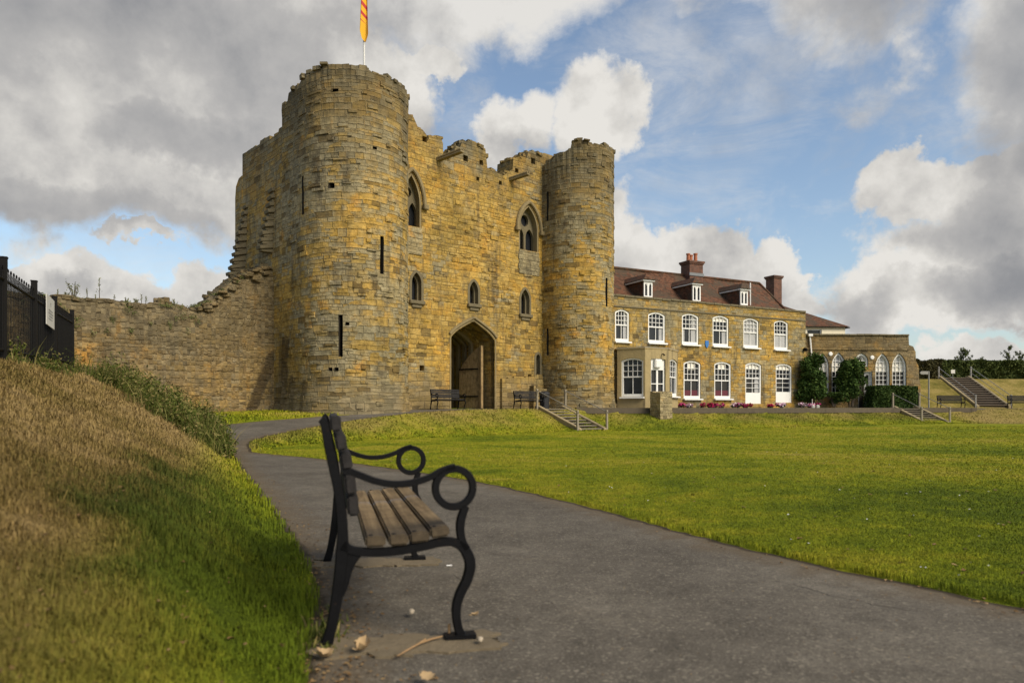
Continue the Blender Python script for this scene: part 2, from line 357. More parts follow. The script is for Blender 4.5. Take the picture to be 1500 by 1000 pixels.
def ashlar_plain(name, c):
    m, g, b = newmat(name); geo = g.n('ShaderNodeNewGeometry').outputs['Position']
    n = g.noise(geo, 3.0, 8, 0.7); f = g.noise(g.vm('MULTIPLY', geo, (3, 3, 0.4)), 1.0, 5)
    cc = g.mix(n, tuple(x*0.6 for x in c), tuple(x*1.3 for x in c)); cc = g.mix(g.m('MULTIPLY', g.sstep(f, 0.52, 0.7), 0.5), cc, (0.09, 0.075, 0.05))
    g.put(b.inputs['Base Color'], cc); b.inputs['Roughness'].default_value = 0.9; b.inputs['Specular IOR Level'].default_value = 0.2
    bumpy(g, b, g.noise(geo, 16, 5, 0.7), 0.7, 0.02); return m
M['dressed'] = ashlar_plain('dressed_stone', (0.23, 0.18, 0.095))
M['dressed_dark'] = ashlar_plain('weathered_dressed_stone', (0.15, 0.125, 0.075))
M['bay_stone'] = ashlar_plain('bay_ashlar', (0.34, 0.265, 0.135))
M['concrete'] = ashlar_plain('old_concrete', (0.155, 0.122, 0.078))
M['kerb'] = ashlar_plain('kerb_stone', (0.105, 0.085, 0.06))
M['stringer'] = ashlar_plain('step_stringer_stone', (0.30, 0.24, 0.14))
M['tread'] = ashlar_plain('step_tread_stone', (0.17, 0.145, 0.105))
M['dark'] = plain('light_block_dark', (0.035, 0.03, 0.024), 0.95, spec=0.1)
M['white'] = plain('white_gloss_paint', (0.74, 0.73, 0.70), 0.45, 0.06, 3.0)
M['cream'] = plain('cream_render', (0.70, 0.63, 0.47), 0.85, 0.06, 1.5)
M['blind'] = plain('linen_blind', (0.70, 0.66, 0.58), 0.9, 0.08)
M['net'] = plain('net_curtain', (0.36, 0.36, 0.36), 0.9, 0.25, 3.0)
M['rose'] = plain('rose_upholstery', (0.10, 0.022, 0.032), 0.9, 0.3, 6.0)
M['lead'] = plain('lead_flashing', (0.16, 0.17, 0.18), 0.6)
M['black_iron'] = plain('black_painted_iron', (0.0035, 0.0035, 0.0042), 0.5, 0.3, 20, spec=0.22, bump=0.15)
def iron():
    m, g, b = newmat('chipped_black_cast_iron'); p = g.n('ShaderNodeTexCoord').outputs['Object']
    n = g.noise(p, 18, 6, 0.7); r = g.sstep(g.noise(p, 34, 7, 0.75), 0.63, 0.70)
    g.put(b.inputs['Base Color'], g.mix(g.m('MULTIPLY', r, 0.8), g.mix(n, (0.0028, 0.0028, 0.0034), (0.006, 0.006, 0.007)), (0.045, 0.022, 0.012)))
    g.put(b.inputs['Roughness'], g.m('ADD', 0.42, g.m('MULTIPLY', n, 0.25))); b.inputs['Specular IOR Level'].default_value = 0.13
    bumpy(g, b, g.m('SUBTRACT', g.noise(p, 60, 5, 0.7), g.m('MULTIPLY', r, 0.5)), 0.35, 0.004); return m
M['cast_iron'] = iron()
M['black_rail'] = plain('black_railing_paint', (0.005, 0.0045, 0.004), 0.6, 0.3, 8, spec=0.15)
M['grey_post'] = plain('weathered_grey_timber', (0.24, 0.205, 0.15), 0.85, 0.35, 9, bump=0.3)
M['galv'] = plain('galvanised_rail', (0.26, 0.25, 0.23), 0.5, 0.2, 8, metal=0.3)
M['sign_white'] = plain('white_sign_board', (0.60, 0.58, 0.53), 0.5, 0.08)
M['sign_ink'] = plain('grey_sign_lettering', (0.22, 0.22, 0.22), 0.6)
M['shield_blue'] = plain('blue_enamel', (0.03, 0.15, 0.42), 0.35)
M['terracotta'] = plain('terracotta_pot', (0.34, 0.12, 0.06), 0.8, 0.2)
M['grey_door'] = plain('grey_door_paint', (0.34, 0.34, 0.33), 0.55)
M['bin'] = plain('black_bin_plastic', (0.02, 0.02, 0.022), 0.5)
M['pole'] = plain('white_pole_paint', (0.62, 0.61, 0.58), 0.4)
def glassmat():
    m, g, b = newmat('dark_window_glass'); p = g.n('ShaderNodeTexCoord').outputs['Object']
    n = g.noise(p, 1.4, 3); g.put(b.inputs['Base Color'], g.mix(n, (0.006, 0.007, 0.009), (0.03, 0.032, 0.036)))
    b.inputs['Roughness'].default_value = 0.06; b.inputs['Specular IOR Level'].default_value = 0.28
    bumpy(g, b, g.noise(p, 2.2, 2), 0.25, 0.02); return m
M['glass'] = glassmat()
def wood(name, a, c, axis, rough=0.7, bump=0.5, fleck=None):
    m, g, b = newmat(name); p = g.n('ShaderNodeTexCoord').outputs['Object']
    sc = [26, 26, 26]; sc[axis] = 1.3
    rnd = g.n('ShaderNodeObjectInfo').outputs['Random']
    q = g.vm('ADD', g.vm('MULTIPLY', p, tuple(sc)), g.comb(g.m('MULTIPLY', rnd, 31.0), g.m('MULTIPLY', rnd, 17.0), 0))
    n = g.noise(q, 1.0, 7, 0.65, 0.7); n2 = g.noise(p, 5.0, 6, 0.7)
    cc = g.mix(g.sstep(n, 0.3, 0.72), a, c)
    cc = g.mix(1.0, cc, g.ramp(n2, [(0.3, 0.5), (0.5, 1.0), (0.72, 1.25)]), 'MULTIPLY')
    if fleck:
        py = g.xyz(p)[1]; k = g.sstep(g.m('ADD', py, g.m('MULTIPLY', g.m('SUBTRACT', g.noise(p, 14, 6, 0.75), 0.5), 0.30)), 0.20, 0.08)
        cc = g.mix(g.m('MULTIPLY', k, 0.75), cc, fleck)
        cc = g.mix(g.m('MULTIPLY', g.sstep(g.noise(p, 9, 7, 0.75), 0.6, 0.68), 0.6), cc, fleck)
    if fleck:
        bl_ = g.m('MULTIPLY', g.sstep(g.m('ABSOLUTE', g.m('SUBTRACT', g.m('ADD', py, g.m('MULTIPLY', g.noise(p, 6, 4), 0.12)), 1.08)), 0.07, 0.02), g.sstep(g.noise(p, 22, 5), 0.42, 0.6)); cc = g.mix(g.m('MULTIPLY', bl_, 0.45), cc, (0.16, 0.22, 0.33))
        sp_ = g.noise(g.vm('MULTIPLY', p, (60, 1.0, 60)), 1.0, 5, 0.6); cc = g.mix(g.m('MULTIPLY', g.sstep(sp_, 0.62, 0.70), 0.7), cc, (0.03, 0.023, 0.014))
    g.put(b.inputs['Base Color'], cc); b.inputs['Roughness'].default_value = rough; b.inputs['Specular IOR Level'].default_value = 0.3
    bumpy(g, b, n, bump, 0.004); return m
M['seat_wood'] = wood('weathered_seat_timber', (0.092, 0.060, 0.027), (0.22, 0.155, 0.080), 1, 0.8, 0.6, fleck=(0.035, 0.028, 0.02))
M['back_wood'] = wood('dark_stained_timber', (0.010, 0.0085, 0.008), (0.022, 0.019, 0.018), 1, 0.75)
M['old_wood'] = wood('grey_bench_timber', (0.012, 0.011, 0.0115), (0.03, 0.028, 0.027), 1, 0.8)
M['door_wood'] = wood('oak_gate_timber', (0.19, 0.125, 0.055), (0.34, 0.24, 0.12), 2, 0.75)
def tiles():
    m, g, b = newmat('clay_roof_tiles'); uv = g.n('ShaderNodeTexCoord').outputs['UV']; geo = g.n('ShaderNodeNewGeometry').outputs['Position']
    u, v, _ = g.xyz(uv)
    v = g.m('ADD', v, g.m('MULTIPLY', g.m('SUBTRACT', g.noise(geo, 1.2, 3), 0.5), 0.05))
    vr = g.m('DIVIDE', v, 0.10); row = g.m('FLOOR', vr); fv = g.m('FRACT', vr)
    uu = g.m('ADD', g.m('DIVIDE', u, 0.17), g.m('MULTIPLY', g.m('MODULO', row, 2.0), 0.5)); cl = g.m('FLOOR', uu)
    ra, rb, rc = g.xyz(g.white(g.comb(cl, row, 0.2))['Color'])
    c = g.ramp(ra, [(0, (0.065, 0.033, 0.019)), (0.4, (0.11, 0.050, 0.028)), (0.8, (0.155, 0.072, 0.040)), (1, (0.085, 0.056, 0.036))])
    c = g.mix(g.m('MULTIPLY', g.sstep(g.noise(geo, 0.75, 7, 0.72), 0.46, 0.58), 0.75), c, (0.070, 0.058, 0.040))
    c = g.mix(g.m('MULTIPLY', g.sstep(g.noise(geo, 1.3, 7, 0.75), 0.56, 0.66), 0.6), c, (0.20, 0.075, 0.035))
    c = g.mix(g.sstep(fv, 0.18, 0.0), c, (0.03, 0.02, 0.016))
    g.put(b.inputs['Base Color'], c); b.inputs['Roughness'].default_value = 0.9; b.inputs['Specular IOR Level'].default_value = 0.15
    bumpy(g, b, g.m('ADD', g.m('SUBTRACT', 1, fv), g.m('MULTIPLY', rb, 0.6)), 0.8, 0.03); return m
M['tiles'] = tiles()
def bricks():
    m, g, b = newmat('red_chimney_brick'); uv = g.n('ShaderNodeTexCoord').outputs['UV']
    br = g.n('ShaderNodeTexBrick'); g.put(br.inputs['Vector'], uv); br.inputs['Scale'].default_value = 1.0
    br.inputs['Brick Width'].default_value = 0.23; br.inputs['Row Height'].default_value = 0.075; br.inputs['Mortar Size'].default_value = 0.008
    br.inputs['Color1'].default_value = (0.15, 0.055, 0.03, 1); br.inputs['Color2'].default_value = (0.085, 0.038, 0.024, 1); br.inputs['Mortar'].default_value = (0.12, 0.09, 0.07, 1)
    g.put(b.inputs['Base Color'], g.mix(1.0, br.outputs[0], g.ramp(g.noise(uv, 3, 6, 0.7), [(0.3, 0.55), (0.6, 1.15)]), 'MULTIPLY')); b.inputs['Roughness'].default_value = 0.9; return m
M['brick'] = bricks()
def asphalt():
    m, g, b = newmat('worn_asphalt'); p = g.n('ShaderNodeNewGeometry').outputs['Position']
    big = g.noise(p, 0.8, 6, 0.62); mid = g.noise(p, 5.0, 6, 0.7); fine = g.noise(p, 130.0, 3, 0.7); spk = g.vor(p, 170.0, 'F1', 'Color'); sx = g.xyz(spk)[0]
    c = g.ramp(big, [(0.32, (0.080, 0.069, 0.054)), (0.5, (0.108, 0.094, 0.074)), (0.68, (0.145, 0.127, 0.100))])
    c = g.mix(1.0, c, g.ramp(mid, [(0.28, 0.68), (0.5, 1.0), (0.72, 1.25)]), 'MULTIPLY')
    c = g.mix(g.m('MULTIPLY', g.sstep(sx, 0.80, 1.0), 0.55), c, (0.25, 0.215, 0.17))
    chx = g.xyz(g.vor(p, 75.0, 'F1', 'Color')); c = g.mix(g.m('MULTIPLY', g.sstep(chx[0], 0.90, 0.97), 0.5), c, (0.27, 0.235, 0.18)); c = g.mix(g.m('MULTIPLY', g.sstep(chx[1], 0.86, 0.97), 0.45), c, (0.04, 0.035, 0.03))
    c = g.mix(g.m('MULTIPLY', g.sstep(sx, 0.25, 0.0), 0.5), c, (0.035, 0.031, 0.027))
    sd = g.n('ShaderNodeAttribute', attribute_name='edge').outputs['Fac']
    dirt = g.sstep(g.m('ADD', sd, g.m('MULTIPLY', g.m('SUBTRACT', mid, 0.5), 0.7)), 0.42, 0.0)
    c = g.mix(g.m('MULTIPLY', dirt, 0.75), c, g.mix(fine, (0.075, 0.055, 0.033), (0.17, 0.125, 0.075)))
    c = g.mix(g.m('MULTIPLY', g.sstep(g.m('ADD', sd, g.m('MULTIPLY', g.m('SUBTRACT', mid, 0.5), 0.12)), 0.085, 0.03), 0.85), c, (0.032, 0.024, 0.014))
    dust = g.sstep(g.noise(p, 1.7, 7, 0.72), 0.56, 0.72)
    c = g.mix(g.m('MULTIPLY', dust, 0.35), c, (0.17, 0.14, 0.10))
    ck = g.vor(g.vm('ADD', p, g.vm('MULTIPLY', g.noise(p, 2.2, 5, colour=True), (0.5, 0.5, 0.5))), 0.42, 'DISTANCE_TO_EDGE')
    crack = g.m('MULTIPLY', g.sstep(ck, 0.008, 0.0), g.sstep(g.noise(p, 0.9, 3), 0.55, 0.62))
    c = g.mix(g.m('MULTIPLY', crack, 0.45), c, (0.022, 0.019, 0.016))
    g.put(b.inputs['Base Color'], c); b.inputs['Roughness'].default_value = 0.93; b.inputs['Specular IOR Level'].default_value = 0.16
    bumpy(g, b, g.m('SUBTRACT', g.m('ADD', g.m('MULTIPLY', fine, 0.6), g.m('MULTIPLY', sx, 0.8)), crack), 0.8, 0.006); return m
M['asphalt'] = asphalt()
LAWN = [(0.0, (0.088, 0.120, 0.008)), (0.35, (0.175, 0.203, 0.010)), (0.65, (0.270, 0.252, 0.016)), (1.0, (0.35, 0.28, 0.06))]
HILL = [(0.0, (0.036, 0.050, 0.009)), (0.28, (0.072, 0.070, 0.015)), (0.5, (0.145, 0.106, 0.032)), (0.78, (0.21, 0.147, 0.052)), (1.0, (0.27, 0.19, 0.08))]
def grassmat(name, blades=False):
    """dry: 0 mown lawn, 1 parched bank"""
    m, g, b = newmat(name); p = g.n('ShaderNodeNewGeometry').outputs['Position']
    dry = g.n('ShaderNodeAttribute', attribute_name='dry').outputs['Fac']; lush = g.n('ShaderNodeAttribute', attribute_name='lush').outputs['Fac']
    patch = g.noise(p, 0.22, 7, 0.66, 0.4); mid = g.noise(p, 1.7, 6, 0.68); fine = g.noise(p, 24.0 if not blades else 5.0, 6, 0.75)
    if blades: r = g.n('ShaderNodeAttribute', attribute_name='rnd').outputs['Fac']
    else: r = g.noise(p, 60.0, 4, 0.8)
    q = g.m('ADD', g.m('MULTIPLY', g.m('SUBTRACT', patch, 0.5), 2.2), g.m('MULTIPLY', g.m('SUBTRACT', mid, 0.5), 1.3))
    q = g.m('ADD', q, g.m('MULTIPLY', g.m('SUBTRACT', fine, 0.5), 0.6))
    q = g.m('ADD', q, g.m('MULTIPLY', g.m('SUBTRACT', r, 0.5), 0.36 if blades else 0.3))
    ql = g.m('ADD', g.m('ADD', q, 0.46), g.m('MULTIPLY', lush, -0.45)); qh = g.m('ADD', g.m('ADD', q, 0.80), g.m('MULTIPLY', lush, -0.62))
    c = g.mix(dry, g.ramp(ql, LAWN), g.ramp(qh, HILL))
    c = g.mix(1.0, c, g.ramp(g.noise(p, 9.0, 5, 0.7), [(0.3, 0.7), (0.5, 1.0), (0.7, 1.2)]), 'MULTIPLY')
    g.put(b.inputs['Base Color'], c); b.inputs['Roughness'].default_value = 0.8 if blades else 0.95; b.inputs['Specular IOR Level'].default_value = 0.08
    if blades:
        nn_ = g.vm('NORMALIZE', g.vm('ADD', g.vm('MULTIPLY', g.n('ShaderNodeNewGeometry').outputs['Normal'], (0.45, 0.45, 0.45)), g.comb(0.0, 0.0, g.m('SUBTRACT', 0.6, g.m('MULTIPLY', dry, 0.38))))); g.nt.links.new(nn_, b.inputs['Normal'])
    if not blades: bumpy(g, b, g.m('ADD', g.noise(p, 14, 6, 0.75), g.m('MULTIPLY', r, 0.6)), 1.0, 0.05)
    return m
M['turf'] = grassmat('turf_ground'); M['blade'] = grassmat('grass_blades', True)
def leafmat(name, c0, c1, c2):
    m, g, b = newmat(name); r = g.n('ShaderNodeAttribute', attribute_name='rnd').outputs['Fac']
    g.put(b.inputs['Base Color'], g.ramp(r, [(0, c0), (0.5, c1), (1, c2)])); b.inputs['Roughness'].default_value = 0.75; b.inputs['Specular IOR Level'].default_value = 0.10
    return m
M['leaf_dark'] = leafmat('dark_shrub_leaves', (0.014, 0.030, 0.007), (0.034, 0.066, 0.013), (0.075, 0.11, 0.022))
M['leaf_hedge'] = leafmat('hedge_leaves', (0.018, 0.035, 0.008), (0.036, 0.066, 0.014), (0.08, 0.11, 0.022))
M['leaf_far'] = leafmat('far_hedge_leaves', (0.035, 0.048, 0.014), (0.066, 0.085, 0.022), (0.115, 0.13, 0.038))
M['leaf_weed'] = leafmat('weed_leaves', (0.05, 0.07, 0.02), (0.10, 0.12, 0.035), (0.20, 0.19, 0.08))
M['leaf_tall'] = leafmat('tall_grass_leaves', (0.026, 0.040, 0.006), (0.075, 0.090, 0.016), (0.24, 0.19, 0.075))
M['petal_pink'] = leafmat('magenta_petals', (0.22, 0.008, 0.06), (0.45, 0.03, 0.16), (0.60, 0.12, 0.26))
M['petal_red'] = leafmat('crimson_petals', (0.16, 0.006, 0.03), (0.30, 0.012, 0.05), (0.50, 0.04, 0.12))
M['petal_pale'] = leafmat('pale_petals', (0.45, 0.15, 0.3), (0.6, 0.4, 0.5), (0.75, 0.68, 0.70))
M['litter'] = leafmat('fallen_leaf', (0.07, 0.04, 0.018), (0.16, 0.095, 0.04), (0.30, 0.20, 0.09))
M['bark'] = plain('shrub_bark', (0.06, 0.045, 0.03), 0.9, 0.3, 8)
M['dry_leaf'] = plain('curled_leaf', (0.36, 0.25, 0.13), 0.8, 0.3, 25)
M['twig'] = plain('dead_twig', (0.26, 0.16, 0.075), 0.85, 0.3, 25)
M['pebble'] = plain('pale_pebble', (0.36, 0.30, 0.22), 0.85, 0.25, 25, bump=0.4)
def flagmat():
    m, g, b = newmat('yellow_flag_cloth'); uv = g.n('ShaderNodeTexCoord').outputs['UV']; u, v, _ = g.xyz(uv)
    k = g.m('FRACT', g.m('ADD', g.m('MULTIPLY', v, 3.4), g.m('MULTIPLY', u, 0.35)))
    band = g.m('MULTIPLY', g.m('LESS_THAN', k, 0.42), g.sstep(v, 0.62, 0.63))
    g.put(b.inputs['Base Color'], g.mix(band, (0.66, 0.36, 0.012), (0.42, 0.03, 0.03))); b.inputs['Roughness'].default_value = 0.8; return m
M['flag'] = flagmat()
# ------------------------------------------------------------------ the lie of the land
def sm(x): x = np.clip(x, 0, 1); return x*x*(3-2*x)
EDGE = np.array([(-6.3, 17.0, 0.02, 0.35), (-7.0, 19.4, 0.09, 0.5), (-6.75, 21.8, 0.24, 0.9), (-5.95, 24.8, 0.45, 1.5), (-4.75, 27.0, 0.64, 2.1), (-3.5, 29.6, 0.78, 2.6),
                 (-1.5, 33.0, 0.88, 3.0), (1.4, 36.2, 0.90, 3.2), (4.4, 37.3, 0.90, 3.2), (7.7, 38.0, 0.90, 3.1), (13, 39.8, 0.90, 3.0), (19, 42.3, 0.90, 3.0),
                 (25, 44.9, 0.90, 3.0), (32, 46.2, 0.90, 3.0), (70, 48.0, 0.90, 3.0)])
def inside(poly, x, y):
    r = np.zeros(x.shape, bool); n = len(poly)
    for i in range(n):
        x0, y0 = poly[i]; x1, y1 = poly[(i+1) % n]
        c = ((y0 > y) != (y1 > y)) & (x < (x1-x0)*(y-y0)/((y1-y0) if y1 != y0 else 1e-9) + x0); r ^= c
    return r
def near(line, x, y):
    """distance to a polyline and the attributes of the nearest point"""
    bd = np.full(x.shape, 1e9); at_ = [np.zeros(x.shape) for _ in range(line.shape[1]-2)]
    for a, b in zip(line[:-1], line[1:]):
        dx, dy = b[0]-a[0], b[1]-a[1]; t = np.clip(((x-a[0])*dx + (y-a[1])*dy)/(dx*dx+dy*dy), 0, 1)
        d = np.hypot(x-a[0]-t*dx, y-a[1]-t*dy); k = d < bd; bd = np.where(k, d, bd)
        for j in range(len(at_)): at_[j] = np.where(k, a[2+j] + t*(b[2+j]-a[2+j]), at_[j])
    return bd, at_
EP = np.array(catmull([tuple(e) for e in EDGE], 6))
TERR = [tuple(e[:2]) for e in EP] + [(70, 120), (-60, 120), (-60, 17.3), (-9, 17.2)]
TOE = np.array(catmull([(-0.42, -2.0), (-0.50, 0.8), (-0.71, 2.2), (-0.90, 2.95), (-1.14, 3.9), (-2.35, 6.8), (-4.05, 10.6), (-6.1, 15.4), (-7.6, 18.6), (-9.0, 22.0), (-11.0, 25.5), (-14, 30)], 6))
def toe_x(y): return np.interp(y, TOE[:, 1], TOE[:, 0])
def hill_t(x, y): return (toe_x(y) - x)*0.90
def wav(x, y, s, k): return (np.sin(x*s*1.7+y*s*0.9+k) + np.sin(y*s*1.3-x*s*0.6+k*2.1) + np.sin(x*s*2.9-y*s*2.3+k*3.7)*0.6)/2.6
def height(x, y, detail=True):
    x = np.asarray(x, float); y = np.asarray(y, float)
    z = (-0.15 + 0.15*sm((x-4)/20))*sm((y-8)/16) - 0.026*sm((x-toe_x(y))/0.7)*sm((9-y)/5)
    d, (ze, bw) = near(EP, x, y); ins = inside(TERR, x, y)
    kl = np.clip(1 - d/np.maximum(bw, 0.05), 0, 1); k = np.where(ins, 1.0, 0.25*sm(kl) + 0.75*kl)
    deep = np.where(ins, sm(d/6.0)*sm((y-20)/6), 0)
    ze2 = ze + (np.maximum(ze, 0.86)-ze)*deep*np.where(x > -4, 1, 0.5)
    ze2 = ze2 - np.where(ins, 0, 0.26*sm((x-3.3)/0.8)*sm((31-x)/2))
    z = z + (ze2 - z)*k
    t = hill_t(x, y)
    hz_ = np.where(t < 0, 0, 0.555*(t - 0.5*((t-3.35) + np.sqrt((t-3.35)**2 + .5)) + 0.03)*sm(t/0.55))
    fade = 1 - sm((y-19.5)/6.5)*0.92
    hz_ = hz_*fade
    z = z + np.where(t > 0, np.maximum(hz_ - np.where(y > 19, z*0.9, 0), 0), 0)
    z = z + 2.35*np.clip((y-52.0)/5.2, 0, 1)*sm((x-27.2)/1.6)
    if detail: z = z + np.where(t > 0.1, wav(x, y, 2.3, 1.0)*0.035 + wav(x, y, 7.5, .6)*0.016 + wav(x, y, 0.8, 2.0)*0.05, 0)*sm((t-0.1)/0.7)
    if detail: z = z + np.where((~ins) & (d < bw), wav(x, y, 1.1, 4.0)*0.05*sm(d/0.5)*sm((bw-d)/0.5), 0)
    return z
LAWNEDGE = np.array(catmull([(4.4, 0.2), (3.35, 1.9), (2.50, 3.46), (1.86, 4.5), (1.33, 5.56), (0.73, 6.95), (-0.44, 9.2), (-1.95, 11.4), (-3.75, 13.9), (-5.6, 16.0), (-6.5, 17.2)], 6))
PATH = [(9.0, -2.0), (6.0, -1.5)] + [tuple(p) for p in LAWNEDGE[:-4]] + [tuple(e[:2]) for e in EP[1:]] + [(70, 53), (27.5, 51.0), (20, 52), (5, 46), (0, 40), (-5, 34), (-6.4, 28.0), (-7.4, 27.35), (-8.6, 25.2), (-9.6, 23.2), (-9.5, 22.2)] + \
       [tuple(p) for p in TOE[TOE[:, 1] < 21][::-1] + np.array([0.03, 0])] + [(-0.4, -2.0)]
PL = np.array(PATH + [PATH[0]])
def path_sd(x, y):
    d, _ = near(PL, x, y); return np.where(inside(PATH, x, y), d, -d)
def geo_space(a, b, d0, r):
    o = [a]; d = d0
    while o[-1] < b: o.append(o[-1]+d); d *= r
    return o
ys = [-3.0, -2.2, -1.5, -1, -0.5, -0.2] + geo_space(0.0, 30, 0.06, 1.011)
ys += geo_space(ys[-1]+0.4, 62, 0.4, 1.0) + [64, 68, 75, 90, 120, 180, 300, 600, 1200, 2500]
xp = geo_space(0.0, 30, 0.06, 1.019); xp += geo_space(xp[-1]+0.8, 75, 1.0, 1.08) + [90, 130, 200, 400, 900, 2500]
xs = [-q for q in xp[:0:-1]] + xp
xs = np.array(xs); ys = np.array(ys); X, Y = np.meshgrid(xs, ys); NX, NY = len(xs), len(ys)
fx, fy = X.ravel(), Y.ravel()
Z = height(fx, fy); SDp = path_sd(fx + wav(fx, fy, 6.0, 0.3)*0.035 + wav(fx, fy, 15.0, 1.3)*0.02, fy + wav(fx, fy, 5.0, 2.3)*0.035 + wav(fx, fy, 17.0, 4.3)*0.02)
far = np.hypot(fx, fy) > 80; Z = np.where(far, np.minimum(Z, 0.9), Z)
Zg = Z - 0.025*sm(SDp/0.08) + 0.022*sm(-SDp/0.10)
def dryness(x, y):
    t = hill_t(x, y); d, (ze, bw) = near(EP, x, y); ins = inside(TERR, x, y)
    bank = np.where(ins, 0.0, sm(1 - d/np.maximum(bw*1.05, .05)))
    dr = np.maximum(sm((t-0.0)/0.9), bank*(0.55+0.42*wav(x, y, 0.9, 1.2)))
    return np.clip(np.maximum(dr, sm((x-26)/3)*sm((y-40)/2)*0.75), 0, 1)
def lushness(x, y):
    t = hill_t(x, y)
    near_toe = np.where(t > -0.4, sm((1.25-t+0.35*wav(x, y, 2.1, .9))/0.9)*sm((y-1.6)/1.5)*sm((9-y)/4), 0)
    d, (ze, bw) = near(EP, x, y)
    return np.clip(np.maximum(near_toe, 0.6*sm((11-y)/7)*sm((-t)/2.0)*sm((x-1)/3)), 0, 1)
DR = dryness(fx, fy); LU = lushness(fx, fy)
I = np.arange(NX*NY).reshape(NY, NX); a, b_, c_, d_ = I[:-1, :-1].ravel(), I[:-1, 1:].ravel(), I[1:, 1:].ravel(), I[1:, :-1].ravel()
tris = np.concatenate([np.stack([a, b_, c_], 1), np.stack([a, c_, d_], 1)])
lawn = raw_mesh('ground', np.stack([fx, fy, Zg], 1), tris, M['turf'], {'dry': DR, 'lush': LU}); tag(lawn, 'mown green lawn and dry grassy banks', None, kind='structure')
lawn.data.polygons.foreach_set("use_smooth", [True]*len(lawn.data.polygons))
# asphalt: the same sheet clipped to the path outline
vs_, es_, ft = [], [], []
vmap = {}
def vtx(key, p, e):
    if key not in vmap: vmap[key] = len(vs_); vs_.append(p); es_.append(e)
    return vmap[key]
msk = (SDp[tris] > 0).any(1)
for t3 in tris[msk]:
    poly = []
    for i in range(3):
        p, q = int(t3[i]), int(t3[(i+1) % 3]); sp, sq = SDp[p], SDp[q]
        if sp >= 0: poly.append(vtx(p, (fx[p], fy[p], Z[p]), sp))
        if (sp >= 0) != (sq >= 0):
            k = sp/(sp-sq); key = (min(p, q), max(p, q))
            poly.append(vtx(key, (fx[p]+k*(fx[q]-fx[p]), fy[p]+k*(fy[q]-fy[p]), Z[p]+k*(Z[q]-Z[p])), 0.0))
    for j in range(1, len(poly)-1): ft.append((poly[0], poly[j], poly[j+1]))
path = raw_mesh('path', np.array(vs_), np.array(ft), M['asphalt'], {'edge': np.array(es_)}); tag(path, 'worn grey asphalt path curving up to the castle gate', None, kind='structure')
path.data.polygons.foreach_set("use_smooth", [True]*len(path.data.polygons))
# low stone kerb along the terrace edge
kb = MB(); kx = np.arange(3.3, 30, 0.35); kp = [(q, float(np.interp(q, EP[EP[:, 1] > 36][:, 0], EP[EP[:, 1] > 36][:, 1]))) for q in kx]
for p, q in zip(kp[:-1], kp[1:]):
    if 24.2 < (p[0]+q[0])/2 < 25.9: continue
    dv = Vector((q[0]-p[0], q[1]-p[1])); n_ = Vector((dv.y, -dv.x)).normalized(); L = dv.length
    if (p[0]+q[0])/2 > 30: continue
    kb.box(((p[0]+q[0])/2 + n_.x*0.08, (p[1]+q[1])/2 + n_.y*0.08, 0.80), (L+0.03, 0.3, 0.30), math.atan2(dv.y, dv.x))
tag(kb.build('terrace_kerb', M['kerb']), 'low dark stone kerb edging the terrace above the grass bank', None, kind='structure')

# ------------------------------------------------------------------ grass
def blades(name, x, y, hgt, wid, lean, label, curl=0.5):
    n = len(x); z = height(x, y) + 0.02; dr = dryness(x, y); lu = lushness(x, y); rnd = rng.random(n)
    a = rng.random(n)*2*np.pi; ln = lean*(0.3+rng.random(n)); hh = hgt*(0.6+0.8*rng.random(n))
    dxn, dyn = np.cos(a), np.sin(a); b2 = a + np.pi/2 + rng.normal(0, 0.6, n); wx, wy = np.cos(b2)*wid, np.sin(b2)*wid
    mx, my = x + dxn*hh*ln*0.35, y + dyn*hh*ln*0.35; mz = z + hh*0.6
    tx, ty = x + dxn*hh*ln, y + dyn*hh*ln; tz = z + hh*np.maximum(0.25, 1-ln*curl)
    V = np.empty((n, 5, 3))
    V[:, 0] = np.stack([x-wx, y-wy, z-0.03], 1); V[:, 1] = np.stack([x+wx, y+wy, z-0.03], 1)
    V[:, 2] = np.stack([mx+wx*.7, my+wy*.7, mz], 1); V[:, 3] = np.stack([mx-wx*.7, my-wy*.7, mz], 1); V[:, 4] = np.stack([tx, ty, tz], 1)
    k = np.arange(n)*5
    T3 = np.concatenate([np.stack([k, k+1, k+2], 1), np.stack([k, k+2, k+3], 1), np.stack([k+3, k+2, k+4], 1)])
    o = raw_mesh(name, V.reshape(-1, 3), T3, M['blade'], {'dry': np.repeat(dr, 5), 'lush': np.repeat(lu, 5), 'rnd': np.repeat(rnd, 5)})
    return tag(o, label, None, kind='stuff')
def scatter(n, y0, y1, k0, k1, pw=1.0):
    q = rng.random(n)
    yy = y0*(y1/y0)**q if pw == 1.0 else (y0**-pw + q*(y1**-pw - y0**-pw))**(-1/pw)
    return yy*(k0+(k1-k0)*rng.random(n)), yy
x, y = scatter(330000, 1.15, 21, -0.98, 0.1, 0.35); t = hill_t(x, y); sd = path_sd(x, y)
k = (t > -0.12) & (t < 5.5) & (sd < 0.03) & (rng.random(len(x)) < sm((t+0.16)/0.3)); x, y = x[k], y[k]; d = np.hypot(x, y)
lu = lushness(x, y)
clump = np.clip(1+0.7*wav(x, y, 6.0, 1.1)+0.45*wav(x, y, 14.0, 2.1), .3, 2.3)
blades('bank_grass', x, y, (0.028 + 0.0028*d + 0.006*lu)*clump, np.maximum(0.0021, d*0.00055), 0.95 - 0.35*lu, 'parched brown and green grass on the sloping bank', 0.62)
x, y = scatter(30000, 1.15, 14, -0.9, 0.0, 0.3); t = hill_t(x, y); k = (t > 0.15) & (t < 5) & (wav(x, y, 4.0, 3.0) + rng.normal(0, .35, len(x)) > 0.1); x, y = x[k], y[k]; d = np.hypot(x, y)
